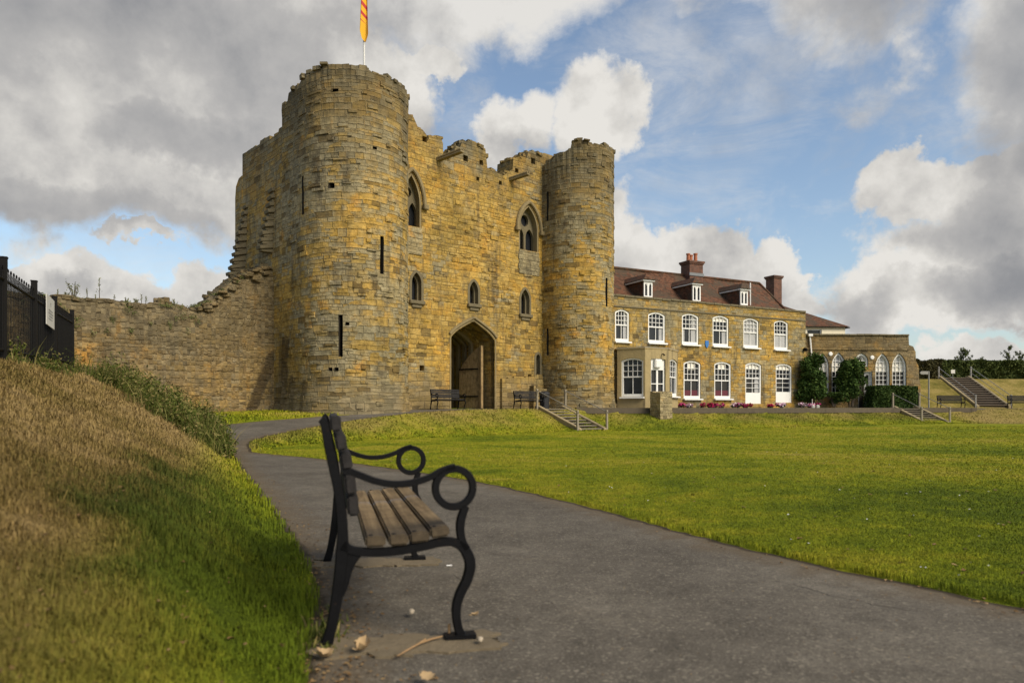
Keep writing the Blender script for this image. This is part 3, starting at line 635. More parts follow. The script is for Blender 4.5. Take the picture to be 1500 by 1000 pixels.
blades('straw_stems', x, y, 0.075 + 0.003*d, np.maximum(0.0013, d*0.0004), 1.35, 'long dry straw stems fallen across the bank', 0.68)
x, y = scatter(400000, 2.4, 36, -0.42, 0.98, 0.42); sd = path_sd(x, y); t = hill_t(x, y); ins = inside(TERR, x, y)
k = (sd < 0.0) & (t < -0.3) & (~ins); x, y = x[k], y[k]; d = np.hypot(x, y)
blades('lawn_grass', x, y, 0.014 + 0.0005*d + 0.008*(path_sd(x, y) > -0.10), np.maximum(0.0013, d*0.00042), 0.9, 'short mown lawn grass beside the path')
# tufts over the terrace bank
i_ = rng.integers(0, len(EP)-1, 42000); tt = rng.random(len(i_))
ex = EP[i_, 0] + tt*(EP[i_+1, 0]-EP[i_, 0]); ey = EP[i_, 1] + tt*(EP[i_+1, 1]-EP[i_, 1]); bw = EP[i_, 3]
dxe = EP[i_+1, 0]-EP[i_, 0]; dye = EP[i_+1, 1]-EP[i_, 1]; L = np.hypot(dxe, dye); off = rng.random(len(i_))*bw*1.15 + 0.12
w_ = rng.random(len(i_)) < L/1.2
x = ex + dye/L*off; y = ey - dxe/L*off; k = w_ & (x < 34) & (~inside(TERR, x, y)) & (path_sd(x, y) < -0.05); x, y = x[k], y[k]
blades('terrace_bank_grass', x, y, 0.07, 0.02, 0.9, 'tufty grass on the bank below the terrace', 0.6)
# grass verge at the castle foot
x = rng.uniform(-14, -6.8, 16000); y = rng.uniform(21, 31, 16000)
k = (path_sd(x, y) < -0.03) & inside(TERR, x, y) & (hill_t(x, y) < 0.6); x, y = x[k], y[k]
blades('verge_grass', x, y, 0.10, 0.016, 0.6, 'green grass verge at the foot of the castle wall')
# tall rank grass along the shoulder of the bank
cx = []; 
for (x0, y0, x1, y1, n, sp) in [(-8.6, 18.6, -6.9, 15.7, 2600, 0.5), (-11.2, 19.6, -8.8, 18.6, 2400, 0.55), (-6.9, 16.2, -5.3, 13.2, 1900, 0.28), (-12.2, 19.6, -7.6, 10.6, 500, 0.2)]:
    q = rng.random(n); cx.append(np.stack([x0+(x1-x0)*q+rng.normal(0, sp, n), y0+(y1-y0)*q+rng.normal(0, sp, n)], 1))
cx = np.concatenate(cx); x, y = cx[:, 0], cx[:, 1]; k = path_sd(x, y) < -0.1; x, y = x[k], y[k]
def tall(name, x, y, hmin, hmax, wd, label):
    n = len(x); z = height(x, y); a = rng.random(n)*6.283; hh = hmin+(hmax-hmin)*rng.random(n)**2.2*np.clip(0.75+0.6*wav(x, y, 2.6, .4), .25, 1.3); ln = 0.15+0.5*rng.random(n)
    b2 = rng.random(n)*6.283; V = []; seg = [0, .35, .7, 1.0]; wv = [1, .9, .6, .08]
    P = np.empty((n, 8, 3))
    for j, s_ in enumerate(seg):
        ox = x + np.cos(a)*hh*ln*s_*s_; oy = y + np.sin(a)*hh*ln*s_*s_; oz = z - 0.02 + hh*(s_ - 0.25*ln*s_*s_)
        wx, wy = np.cos(b2)*wd*wv[j], np.sin(b2)*wd*wv[j]
        P[:, 2*j] = np.stack([ox-wx, oy-wy, oz], 1); P[:, 2*j+1] = np.stack([ox+wx, oy+wy, oz], 1)
    k = np.arange(n)*8; T3 = []
    for j in range(3): T3 += [np.stack([k+2*j, k+2*j+1, k+2*j+3], 1), np.stack([k+2*j, k+2*j+3, k+2*j+2], 1)]
    return tag(raw_mesh(name, P.reshape(-1, 3), np.concatenate(T3), M['leaf_tall'], {'rnd': np.repeat(np.clip(rng.normal(0.45, 0.25, n), 0, 1), 8)}), label, None, kind='stuff')
SHOULDER = (x.copy(), y.copy())
tall('tall_grass', x, y, 0.12, 0.95, 0.009, 'long rank green grass on the shoulder of the bank')
# ------------------------------------------------------------------ gatehouse
TH = R(42.0); U = Vector((math.cos(TH), math.sin(TH), 0)); N = Vector((math.sin(TH), -math.cos(TH), 0)); O0 = Vector((-2.07, 36.0, 0))
def W(s, p, z): return O0 + U*s + N*p + Vector((0, 0, z))
WM = Matrix(((U.x, -N.x, 0, O0.x), (U.y, -N.y, 0, O0.y), (0, 0, 1, 0), (0, 0, 0, 1)))   # (s, -p, z) -> world
def on_plane(O, D, px, py):
    """where a measured point of the facade lies: distance along it and height"""
    k = (px-750)/F; s = (k*O.y - O.x)/(D.x - k*D.y); d = O.y + s*D.y
    return s, EYE + (597-py)/F*d
def gw(px, py): return on_plane(O0, U, px, py)
gate_house = tag(empty('castle_gatehouse', (-2.07, 36.0, 0.9)), 'ruined ochre sandstone castle gatehouse with two round drum towers and an arched gateway', 'castle gatehouse')
LOC = gate_house
def pw(mb, name, m, **k): return mb.build(name, m, LOC, world=True, **k)
def gothic(s0, s1, z0, zs, za, n=10, ogee=0.0):
    """pointed arch outline, clockwise from the bottom left"""
    c = (s0+s1)/2; h = (s1-s0)/2; r = za-zs
    L = []
    for i in range(n+1):
        t = i/n; a = math.pi/2*t
        # two-centred arch
        Rr = (h*h + r*r)/(2*h) if r > h*0.2 else None
        if Rr and Rr >= h:
            ang = math.asin(min(1, r/Rr))*t; L.append((s0 + Rr - Rr*math.cos(ang), zs + Rr*math.sin(ang)))
        else: L.append((s0 + h*(1-math.cos(a)), zs + r*math.sin(a)))
    L[-1] = (c, za)
    Rt = [(2*c - x, z) for x, z in L[-2::-1]]
    return [(s0, z0)] + L + Rt + [(s1, z0)]
def fourcentred(s0, s1, z0, zs, za, n=9):
    c = (s0+s1)/2; h = (s1-s0)/2; L = []
    for i in range(n+1):
        t = i/n; x = h*t; 
        zz = zs + (za-zs)*(0.80*t + 0.20*(1-(1-t)**5))
        L.append((s0+x, zz))
    return [(s0, z0)] + L + [(2*c-x, z) for x, z in L[-2::-1]] + [(s1, z0)]
def grow(lp, d):
    """outline moved outwards by d (open bottom kept level)"""
    n = len(lp); o = []
    for i in range(n):
        p0 = lp[max(i-1, 0)]; p1 = lp[min(i+1, n-1)]; tx, tz = p1[0]-p0[0], p1[1]-p0[1]; L = math.hypot(tx, tz) or 1
        o.append((lp[i][0]-tz/L*d, lp[i][1]+tx/L*d))
    return o
def arch_ring(lp, d0, d1): return grow(lp, d1) + grow(lp, d0)[::-1]
def jag(pts, step=0.34, amp=0.1, seed=1):
    """a broken, stepped masonry edge along a polyline"""
    r = random.Random(seed); o = []
    for (x0, z0), (x1, z1) in zip(pts[:-1], pts[1:]):
        L = math.hypot(x1-x0, z1-z0); n = max(1, int(abs(x1-x0)/step))
        if abs(x1-x0) < 0.15 or n == 1: o += [(x0, z0)]; continue
        for i in range(n):
            xa = x0+(x1-x0)*i/n; xb = x0+(x1-x0)*(i+1)/n-0.005*(1 if x1 > x0 else -1); zz = z0+(z1-z0)*(i+.5)/n + r.uniform(-amp, amp)
            o += [(xa, zz), (xb, zz+r.uniform(-.03, .03))]
    o.append(pts[-1]); return o
# front wall with its broken top and openings
TOPPX = [(596, 165), (600, 168), (606, 172), (612, 186), (619, 190), (625, 198), (626, 208), (629, 200), (638, 198), (646, 202), (649, 210), (649, 233), (657, 232), (664, 226), (668, 214), (674, 216), (677, 208), (690, 206), (703, 213),
         (711, 218), (714, 246), (722, 249), (736, 257), (745, 253), (751, 248), (752, 232), (764, 229), (772, 232), (774, 222), (780, 221), (789, 226), (797, 224)]
top = [gw(*p) for p in TOPPX]
top = jag(top, 0.3, 0.05, 5)
SL, SR = -6.0, 6.4
holes = []
gate = fourcentred(gw(661, 0)[0], gw(724.5, 0)[0], 0.3, 4.45, 5.33); 
lanc = []
for (x0, x1, yt, yb) in [(601.5, 618.5, 397, 440), (686.5, 701.5, 410, 445), (762, 776.5, 422, 460)]:
    s0, s1 = gw(x0, 0)[0], gw(x1, 0)[0]; zt = gw((x0+x1)/2, yt)[1]; zb = gw((x0+x1)/2, yb)[1]
    lanc.append(gothic(s0, s1, zb, zt-(s1-s0)*0.85, zt))
s0, s1 = gw(784, 0)[0], gw(792, 0)[0]; lanc.append(gothic(s0, s1, gw(788, 551)[1], gw(788, 515)[1]-0.35, gw(788, 517)[1]))
big = []
for (x0, x1, yt, ysp, yb) in [(588, 617.5, 252, 297, 331), (760, 789, 300, 336, 367)]:
    s0, s1 = gw(x0, 0)[0], gw(x1, 0)[0]; xm = (x0+x1)/2
    big.append(gothic(s0, s1, gw(xm, yb)[1], gw(xm, ysp)[1], gw(xm, yt)[1]))
hol = [gate] + lanc + big
put = []
for (px, py, a) in [(682, 232, .15), (705, 238, .12), (781, 236, .16), (757, 250, .12), (618, 539, .13), (700, 262, .1), (622, 204, .13), (733, 268, .1), (776, 551, .12)]:
    s, z = gw(px, py); put.append([(s-a, z-a), (s-a, z+a), (s+a, z+a), (s+a, z-a)])
out_ = [(SL, -0.3), (SL, top[0][1])] + top + [(SR, top[-1][1]), (SR, -0.3)]
mb = MB(); mb.prism([out_] + hol + put, 0.0, 1.3, WM)
r_ = random.Random(21); boxes = [(min(p[0] for p in h_)-.35, max(p[0] for p in h_)+.35, min(p[1] for p in h_)-.4, max(p[1] for p in h_)+.35) for h_ in hol+put]
for kk in range(260):
    s = r_.uniform(-4.6, 5.0); z = r_.uniform(1.2, 12.6); w_, h_ = r_.uniform(.2, .6), r_.uniform(.09, .22)
    if any(a-w_ < s < b and c-h_ < z < d for a, b, c, d in boxes): continue
    pr = r_.uniform(.012, .05); mb.box(tuple(W(s+w_/2, pr/2-.02, z+h_/2)), (w_, pr+.04, h_), M=WM.to_3x3() @ Matrix.Rotation(r_.uniform(-.03, .03), 3, 'Y'))
tx_ = [p[0] for p in top]; tz_ = [p[1] for p in top]
for kk in range(150):
    s = r_.uniform(-4.0, 5.2); z = float(np.interp(s, tx_, tz_)); h_ = r_.uniform(.07, .2)
    mb.box(tuple(W(s, -r_.uniform(.06, 1.1), z + h_*r_.uniform(-.25, .3))), (r_.uniform(.14, .4), r_.uniform(.16, .34), h_), M=WM.to_3x3() @ Matrix.Rotation(r_.uniform(-.4, .4), 3, 'Z') @ Matrix.Rotation(r_.uniform(-.2, .2), 3, 'Y'))
pw(mb, 'front_wall', M['gate_wall'])
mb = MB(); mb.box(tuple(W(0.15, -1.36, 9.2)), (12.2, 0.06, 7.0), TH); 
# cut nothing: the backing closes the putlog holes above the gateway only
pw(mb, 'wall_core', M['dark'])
# plinth courses and the battered buttress right of the gate
mb = MB(); P0 = [(1.95, 0.3), (1.95, 2.5), (4.9, 2.75), (5.3, 0.3)]; mb.prism(jag(P0[:3], 0.4, 0.06, 3) + [P0[3]], -0.16, 0.02, WM)
pw(mb, 'wall_plinth', M['gate_wall']); mb = MB(); mb.prism([(-4.8, 0.3), (-4.8, 2.35), (-1.75, 2.28), (-1.6, 0.3)], -0.07, 0.02, WM); pw(mb, 'wall_plinth', M['gate_wall']); mb = MB()
mb.prism(jag([(3.9, 0.3), (3.92, 2.2), (4.9, 2.0)], 0.3, 0.05, 8) + [(5.2, 0.3)], -0.5, 0.02, WM)
pw(mb, 'wall_plinth', M['gate_wall'])
# gateway mouldings, passage and door leaf
mb = MB(); mb.prism(arch_ring(gate, 0.0, 0.12), -0.02, 0.32, WM); mb.prism(arch_ring(gate[1:-1], 0.125, 0.26), -0.10, 0.2, WM)
bevel(pw(mb, 'gate_arch', M['dressed']), 0.025, 2)
gi = fourcentred(gate[0][0]+0.05, gate[-1][0]-0.05, 0.3, 4.40, 5.25)
mb = MB(); outer = grow(gi, 0.5)
for lo, hi in [(1.3, 8.0)]:
    mb.prism(outer + gi[::-1], lo, hi, WM)
pw(mb, 'gate_passage', M['gate_wall'])
for q in (1.7, 2.25, 2.8, 3.4, 4.1, 5.0):
    mb = MB(); mb.prism(arch_ring(grow(gi, -0.17), 0.0, 0.19), q, q+0.22, WM); pw(mb, 'vault_rib', M['dressed'])
mb = MB(); mb.box(tuple(W(0.15, -7.9, 3.0)), (3.6, 0.1, 5.4), TH); pw(mb, 'passage_light_block', M['dark'])  # unseen closing sheet, added to keep daylight out of the passage
# oak door leaf folded back against the right of the passage
sg = gate[-1][0]-0.17
DM = Matrix(((-N.x, -U.x, 0, W(sg, 0, 0).x), (-N.y, -U.y, 0, W(sg, 0, 0).y), (0, 0, 1, 0), (0, 0, 0, 1)))   # x = depth into the passage, y = away from wall
DM = DM @ Matrix.Translation((0.72, 0.12, 0)) @ Matrix.Rotation(0.15, 4, 'Z')
leaf = [(0, 0.93), (0, 4.18), (0.3, 4.06), (0.65, 3.85), (1.0, 3.58), (1.35, 3.2), (1.55, 2.9), (1.55, 0.93)]
mb = MB(); 
xsq = [0, .26, .52, .78, 1.04, 1.30, 1.55]
def ztop(x): return np.interp(x, [p[0] for p in leaf[1:-1]], [p[1] for p in leaf[1:-1]])
for i, (a0, a1) in enumerate(zip(xsq[:-1], xsq[1:])): mb.prism([(a0+.006, .93), (a0+.006, ztop(a0)), (a1-.006, ztop(a1)), (a1-.006, .93)], 0.0, 0.07+0.004*(i % 2), DM)
mb.prism([(-0.10, .93), (-0.10, 4.22), (-0.002, 4.20), (-0.002, .93)], -0.02, 0.14, DM)
door = pw(mb, 'gate_door', M['door_wood'])
mb = MB(); 
for zz in (1.55, 3.0): mb = MB(); mb.box((0.85, 0.095, zz), (1.35, 0.03, 0.07)); mb.v = [tuple(DM @ Vector(v)) for v in mb.v]; mb.build('door_strap', M['black_iron'], door)

# traceried windows
for lp in big:
    s0, s1 = lp[0][0], lp[-1][0]; c = (s0+s1)/2; h = (s1-s0)/2; z0 = lp[0][1]; zs = lp[1][1]; za = max(p[1] for p in lp)
    mb = MB(); lw = h*0.78
    l1 = gothic(c-h*0.86, c-h*0.10, z0+0.05, zs-0.35, zs+0.12, 6); l2 = gothic(c+h*0.10, c+h*0.86, z0+0.05, zs-0.35, zs+0.12, 6)
    oc = [(c + 0.30*math.cos(-2*math.pi*i/14)*h*1.25, zs + (za-zs)*0.40 + 0.30*1.25*h*math.sin(-2*math.pi*i/14)*1.15) for i in range(14)]
    mb.prism([grow(lp, -0.002), l1, l2, oc], 0.34, 0.5, WM); fr = pw(mb, 'traceried_window', M['dressed_dark'])
    mb = MB(); mb.prism(lp, 0.56, 0.6, WM); 
    gl = mb.build('leaded_glass', M['glass'], fr)
    hd = [p for p in lp[1:-1]]
    mb = MB(); mb.prism(arch_ring(hd, 0.06, 0.24), -0.13, 0.06, WM)
    mb.box(tuple(W(s0-0.17, 0.06, zs-0.10)), (0.30, 0.3, 0.24), TH); mb.box(tuple(W(s1+0.17, 0.06, zs-0.10)), (0.30, 0.3, 0.24), TH)
    bevel(mb.build('hood_mould', M['dressed'], fr), 0.03, 2)
    mb = MB(); mb.prism(arch_ring(lp, -0.10, 0.05), 0.02, 0.34, WM); mb.build('window_reveal', M['dressed'], fr)
    mb = MB()
    for q in range(5):
        zz = z0 - 0.15 - q*0.26; mb.box(tuple(W(c, -0.02+0.004*q, zz)), (h*2.0+0.1*(q % 2), 0.12, 0.245), TH)
    mb.build('sill_blocking', M['blocking'], fr)
for i, lp in enumerate(lanc):
    s0, s1 = lp[0][0], lp[-1][0]; c = (s0+s1)/2; h = (s1-s0)/2; z0 = lp[0][1]; za = max(p[1] for p in lp); zs = lp[1][1]
    inner = gothic(c-h*0.55, c+h*0.55, z0+0.02, zs-0.05, za-0.22, 6)
    mb = MB(); mb.prism([grow(lp, -0.002), inner], 0.22, 0.36, WM); mb.prism(arch_ring(lp, -0.06, 0.07), -0.02, 0.22, WM)
    fr = pw(mb, 'lancet_window', M['dressed_dark'])
    mb = MB(); mb.prism(inner, 0.42, 0.46, WM); mb.build('leaded_glass', M['glass'], fr)
    mb = MB(); mb.box(tuple(W(c, 0.05, z0-0.1)), (2*h+0.2, 0.2, 0.18), TH); mb.box(tuple(W(c, 0.02, z0-0.28)), (2*h-0.1, 0.12, 0.16), TH); bevel(mb.build('lancet_sill', M['dressed_dark'], fr), 0.03, 1)
# stone rain spouts
for (px, py, L) in [(642, 235, 1.5), (748, 264, 1.15)]:
    s, z = gw(px, py); a = W(s, 0, z); d = (N*1.0 + U*0.25 + Vector((0, 0, 0.10))).normalized()
    mb = MB(); Mx = d.to_track_quat('X', 'Z').to_matrix()
    mb.box(tuple(a + d*(L/2-0.3)), (L+0.6, 0.24, 0.10), M=Mx)
    for sgn in (-1, 1): mb.box(tuple(a + d*(L/2-0.3) + Mx @ Vector((0, sgn*0.10, 0.095))), (L+0.6, 0.06, 0.09), M=Mx)
    bevel(pw(mb, 'rain_spout', M['dressed']), 0.02, 1)
# drum towers
def tower(name, cs, cp, rad, back_in, back_out, topz, slits, seed, flare=0.14, lip=0.0):
    """plan: straight flank - half round - straight flank, as one ring of columns"""
    r = random.Random(seed); half = math.pi*rad; total = back_in + half + back_out
    marks = set()
    q = -back_in
    while q < half+back_out: marks.add(round(q, 3)); q += 0.085
    marks.add(round(half+back_out, 3)); zs = set(round(-0.4+0.25*i, 3) for i in range(int(((topz(half/2) if callable(topz) else topz)-1.9)/0.25)))
    for (a, b, z0, z1) in slits:
        marks = {m for m in marks if not (a-0.03 < m < b+0.03)} | {a, b}; zs = {z for z in zs if not (z0-0.06 < z < z0+0.06 or z1-0.06 < z < z1+0.06)} | {z0, z1}
    marks = sorted(marks); zs = sorted(zs)
    def plan(q, rr, dn=0.0):
        if q < 0: s, p, nn = cs-rr, cp + q, (-1, 0)
        elif q <= half: a = q/rad; s, p, nn = cs - rr*math.cos(a), cp + rr*math.sin(a), (-math.cos(a), math.sin(a))
        else: s, p, nn = cs+rr, cp-(q-half), (1, 0)
        return s, p
    # sign: q runs from the outer-left flank round the front to the other flank
    tops = []; cur = 0; end = -99; drop = 0
    for m in marks:
        if m > end: cur = r.uniform(-0.13, 0.10); end = m + r.uniform(0.25, 0.75)
        if r.random() < 0.06: drop = r.uniform(0.0, 0.22)
        tops.append(topz(m) + cur - drop if callable(topz) else topz + cur - drop)
        drop *= 0.85
    nz = len(zs); V = []; Fc = []
    zcap = [0.985, 0.995]
    for i, m in enumerate(marks):
        for z in zs:
            rr = rad + flare*max(0, 1-(z-0.5)/1.6)**1.5 if z < 2.1 else rad
            rr += 0.012*math.sin(m*5.1+z*2.3+seed) + 0.010*math.sin(m*11.3-z*6.1)
            s, p = plan(m, rr); V.append(W(s, p, z))
        for zz, ri in ((tops[i]-0.55, 0.0), (tops[i]-0.27, 0.02), (tops[i], 0.0), (tops[i]-0.02, -0.5), (zs[-1], -0.55)):
            s, p = plan(m, rad+ri+0.02*math.sin(i*1.7)); V.append(W(s, p, zz))
    K = nz+5
    def hole(i, j):
        if j+1 >= nz: return False
        qm = (marks[i]+marks[i+1])/2; zm = (zs[j]+zs[j+1])/2
        return any(a < qm < b and z0 < zm < z1 for (a, b, z0, z1) in slits)
    for i in range(len(marks)-1):
        for j in range(K-1):
            if not hole(i, j): Fc.append((i*K+j, (i+1)*K+j, (i+1)*K+j+1, i*K+j+1)[::-1])
    # roof deck inside the parapet
    c0 = len(V); 
    for i, m in enumerate(marks): s, p = plan(m, rad-0.3); V.append(W(s, p, zs[-1]-0.1))
    Fc.append(tuple(range(c0, c0+len(marks))))
    mb = MB(); mb.add(V, Fc)
    for i in range(0, len(marks)-1, 2):
        if r.random() < 0.72:
            s_, p_ = plan(marks[i], rad-r.uniform(.05, .4)); wq = r.uniform(.14, .42); hq_ = r.uniform(.08, .2)
            mb.box(tuple(W(s_, p_, tops[i]+hq_*r.uniform(-.4, .22))), (wq, r.uniform(.18, .36), hq_), M=Matrix.Rotation(TH+marks[i]/rad+r.uniform(-.4, .4), 3, 'Z') @ Matrix.Rotation(r.uniform(-.16, .16), 3, 'Y') @ Matrix.Rotation(r.uniform(-.12, .12), 3, 'X'))
    for kk in range(230):
        q0 = r.uniform(-back_in*0.9, half*0.98); z0 = r.uniform(0.9, (topz(q0) if callable(topz) else topz)-0.6); wq, hq_, pr = r.uniform(.2, .62), r.uniform(.09, .22), r.uniform(.015, .05)
        if any(a-wq-.05 < q0 < b+.05 and c-.35 < z0 < e_+.05 for (a, b, c, e_) in slits): continue
        ns = 3; Q = [q0+wq*i/ns for i in range(ns+1)]; fl_ = flare*max(0, 1-(z0-0.5)/1.6)**1.5 if z0 < 2.1 else 0
        VV = [W(*plan(q_, rad+fl_+(pr if lay else -.03)+r.uniform(-.006, .006)), z0+zz) for lay in (0, 1) for q_ in Q for zz in (0, hq_)]
        m_ = 2*(ns+1); FF = []
        for i in range(ns): FF += [(m_+2*i, m_+2*i+2, m_+2*i+3, m_+2*i+1), (2*i, 2*i+2, m_+2*i+2, m_+2*i), (2*i+1, m_+2*i+1, m_+2*i+3, 2*i+3)]
        FF += [(0, m_, m_+1, 1), (2*ns, 2*ns+1, m_+2*ns+1, m_+2*ns)]
        mb.add(VV, FF)
    Cw = W(cs, cp, 0)
    def uvfn(co):
        rel = co - np.array([Cw.x, Cw.y, 0]); s = rel @ np.array(U); p = rel @ np.array(N)
        q = np.where(p < 0, np.where(s < 0, p, half - p), rad*np.arctan2(p, -s)); 
        return np.stack([q, co[:, 2]], 1)
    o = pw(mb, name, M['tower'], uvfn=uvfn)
    for (a, b, z0, z1) in slits:
        mb = MB(); dep = 0.6; e = 0.0
        fr = [W(*plan(a, rad+.005), z0), W(*plan(b, rad+.005), z0), W(*plan(b, rad+.005), z1), W(*plan(a, rad+.005), z1)]
        bk = [W(*plan((a+b)/2-0.02, rad-dep), z0), W(*plan((a+b)/2+0.02, rad-dep), z0), W(*plan((a+b)/2+0.02, rad-dep), z1), W(*plan((a+b)/2-0.02, rad-dep), z1)]
        mb.add(fr+bk, [(0, 1, 5, 4), (1, 2, 6, 5), (2, 3, 7, 6), (3, 0, 4, 7), (4, 5, 6, 7)]); sl_ = mb.build('arrow_slit', M['dark'], o)
    return o
def slit_at(px, y0, y1, cs, cp, rad, w):
    """arc position and heights of a slit measured on the drum"""
    C = W(cs, cp, 0); d = Vector((px-750, F, 0)).normalized(); b = d.dot(C); disc = b*b - C.length_squared + rad*rad
    t = b - math.sqrt(max(disc, 0.0)); P = d*t; rel = P - C; q = rad*math.atan2(rel.dot(N), -rel.dot(U)); 
    return (q-w/2, q+w/2, EYE+(597-y1)/F*P.y, EYE+(597-y0)/F*P.y)
LT = (-7.24, 1.02, 2.3); RT = (7.05, 0.80, 2.02)
sl1 = [slit_at(559.5, 346, 401, *LT, 0.16), slit_at(499, 461, 522, *LT, 0.17)]
C_ = W(*LT[:2], 0); dP = (C_ - U*2.3).y
sl1.append((-0.09, 0.07, EYE+(597-314)/F*dP, EYE+(597-258)/F*dP))
for px, y0, y1, w_ in [(490, 130, 134, .28), (549, 215, 219, .18), (487, 268, 276, .3), (482, 470, 474, .15), (509, 472, 476, .15), (484, 538, 543, .16), (493, 538, 543, .16)]: sl1.append(slit_at(px, y0, y1, *LT, w_))
ltop = lambda m: 14.5 - 0.22*max(0, -m)*1.0 - (0.10 if m < 0.5 else 0)
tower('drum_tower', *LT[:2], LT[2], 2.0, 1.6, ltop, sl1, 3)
sl2 = [slit_at(803, 281, 324, *RT, 0.13), slit_at(888.5, 407, 449, *RT, 0.16), slit_at(803, 481, 520, *RT, 0.13)]
def rtop(m): return 15.30 - (0.38 if m < 1.15 else 0.0) - 0.30*max(0, 0.9-m)
tower('drum_tower', *RT[:2], RT[2], 1.6, 1.6, rtop, sl2, 9, flare=0.22)
# rear block with the scar of the curtain wall
mb = MB()
flm = Matrix(((-N.x, U.x, 0, W(-9.54, 1.02, 0).x), (-N.y, U.y, 0, W(-9.54, 1.02, 0).y), (0, 0, 1, 0), (0, 0, 0, 1)))   # x = back along the left flank, y = into the block
prof = [(1.9, 0.0), (1.9, 12.95), (2.35, 12.95), (2.4, 12.75), (3.3, 12.85), (4.3, 13.0), (4.4, 12.8), (5.3, 12.95), (6.4, 12.85), (6.4, 0)]
pr_ = [prof[0]] + jag(prof[1:-1], 0.42, 0.06, 2) + [prof[-1]]; mb.prism(pr_, 0.02, 6.2, flm); mb.prism(pr_, 13.0, 18.4, flm)
mb.prism([(6.38, 0), (6.38, 11.9), (6.75, 11.85), (7.1, 11.55), (7.2, 11.0), (7.2, 0)], -0.02, 6.0, flm)
pw(mb, 'rear_block', M['tower'])
for c0, zt, nst, wd in ((5.95, 10.35, 12, 0.46), (2.98, 10.45, 9, 0.46)):
    mb = MB()
    for i in range(nst):
        z = zt - i*0.31; pr = 0.10 + 0.062*i + random.uniform(-.03, .03); lean = -0.02*i
        Mx = flm.to_3x3() @ Matrix.Rotation(R(random.uniform(10, 17)), 3, 'X') @ Matrix.Rotation(R(random.uniform(-4, 6)), 3, 'Y')
        c = flm @ Vector((c0 + (0.03*i if c0 > 4 else 0.02*i) + random.uniform(-.03, .03), 0.15-pr/2, z)); mb.box(tuple(c), (wd + random.uniform(-.06, .06), pr+0.3, 0.16), M=Mx)
        c = flm @ Vector((c0 + (0.03*i if c0 > 4 else 0.02*i), 0.17-pr/2, z-0.15)); mb.box(tuple(c), (wd-0.14, pr+0.16, 0.2), M=flm.to_3x3())
    bevel(pw(mb, 'toothing_stones', M['dressed_dark']), 0.02, 1)
# ------------------------------------------------------------------ curtain wall
cwO = flm @ Vector((2.85, 0.0, 0)); 
CM = Matrix(((-U.x, -N.x, 0, cwO.x), (-U.y, -N.y, 0, cwO.y), (0, 0, 1, 0), (0, 0, 0, 1)))    # x = away from the castle, y = through the wall
cw = tag(empty('curtain_wall', tuple(cwO + Vector((0, 0, .7)))), 'broken rubble curtain wall running from the gatehouse to behind the black railings', 'wall')
def rough_wall(name, prof, lo, hi, m, parent, seed, amp=0.024, dx=0.16, dz=0.17):
    """a thick wall whose face and top are built of uneven courses"""
    r = np.random.default_rng(seed); xs_ = np.arange(prof[0][0], prof[-1][0], dx); pz = np.interp(xs_, [p[0] for p in prof], [p[1] for p in prof])
    blk = np.floor(xs_/0.45 + 0.3); stepz = r.uniform(-.05, .05, 400)[(blk.astype(int)) % 400]; tz = pz + stepz
    nz = 28; V = []; Fc = []; Kk = nz+3
    for i, xx in enumerate(xs_):
        for j in range(nz):
            z = -0.3 + (tz[i]+0.3)*j/(nz-1)
            o_ = amp*(math.sin(xx*3.1+z*7.3+seed)*0.5 + r.uniform(-.6, .6)); back = 0.10*max(0, (z-tz[i]+1.4)/1.4)**2
            V.append(CM @ Vector((xx, lo + o_ + back*2.2, z + (r.uniform(-.03, .03) if j < nz-1 else 0))))
        mid = (lo+hi)/2
        V.append(CM @ Vector((xx, lo+0.5, tz[i]+r.uniform(0, .14)))); V.append(CM @ Vector((xx, mid, tz[i]+r.uniform(-.1, .15)))); V.append(CM @ Vector((xx, hi, -0.3)))
    for i in range(len(xs_)-1):
        for j in range(Kk-1): Fc.append((i*Kk+j, i*Kk+j+1, (i+1)*Kk+j+1, (i+1)*Kk+j))
    mb = MB(); mb.add(V, Fc); mb.add([V[j] for j in range(Kk)], [tuple(range(Kk))]); mb.add([V[-Kk+j] for j in range(Kk)], [tuple(range(Kk))[::-1]])
    return mb.build(name, m, parent, world=True)
rough_wall('wall_face', [(-0.25, 7.1), (0.4, 6.95), (0.9, 6.75), (1.3, 6.5), (1.7, 6.3), (2.06, 5.9), (2.4, 5.5), (2.8, 5.2), (3.3, 5.0), (3.7, 4.93), (5, 4.95), (8, 4.9), (14, 4.85), (34, 4.7)], 0.0, 3.3, M['curtain'], cw, 4)
mb = MB()
rr_ = random.Random(12)
for i in range(150):
    xx = rr_.uniform(-0.2, 3.0); yy = rr_.uniform(0.4, 3.1)
    zt = np.interp(xx, [-0.3, 0.5, 1.3, 2.1, 3.0], [7.6, 7.2, 6.6, 5.9, 5.1]) - (0.35 if yy > 0.4 else 0)
    sz = (rr_.uniform(.25, .6), rr_.uniform(.25, .5), rr_.uniform(.14, .28))
    mb.box(tuple(CM @ Vector((xx, yy, zt - rr_.uniform(-.15, .6)))), sz, M=CM.to_3x3() @ Matrix.Rotation(rr_.uniform(-.25, .25), 3, 'X') @ Matrix.Rotation(rr_.uniform(-.3, .3), 3, 'Z') @ Matrix.Rotation(rr_.uniform(-.2, .2), 3, 'Y'))
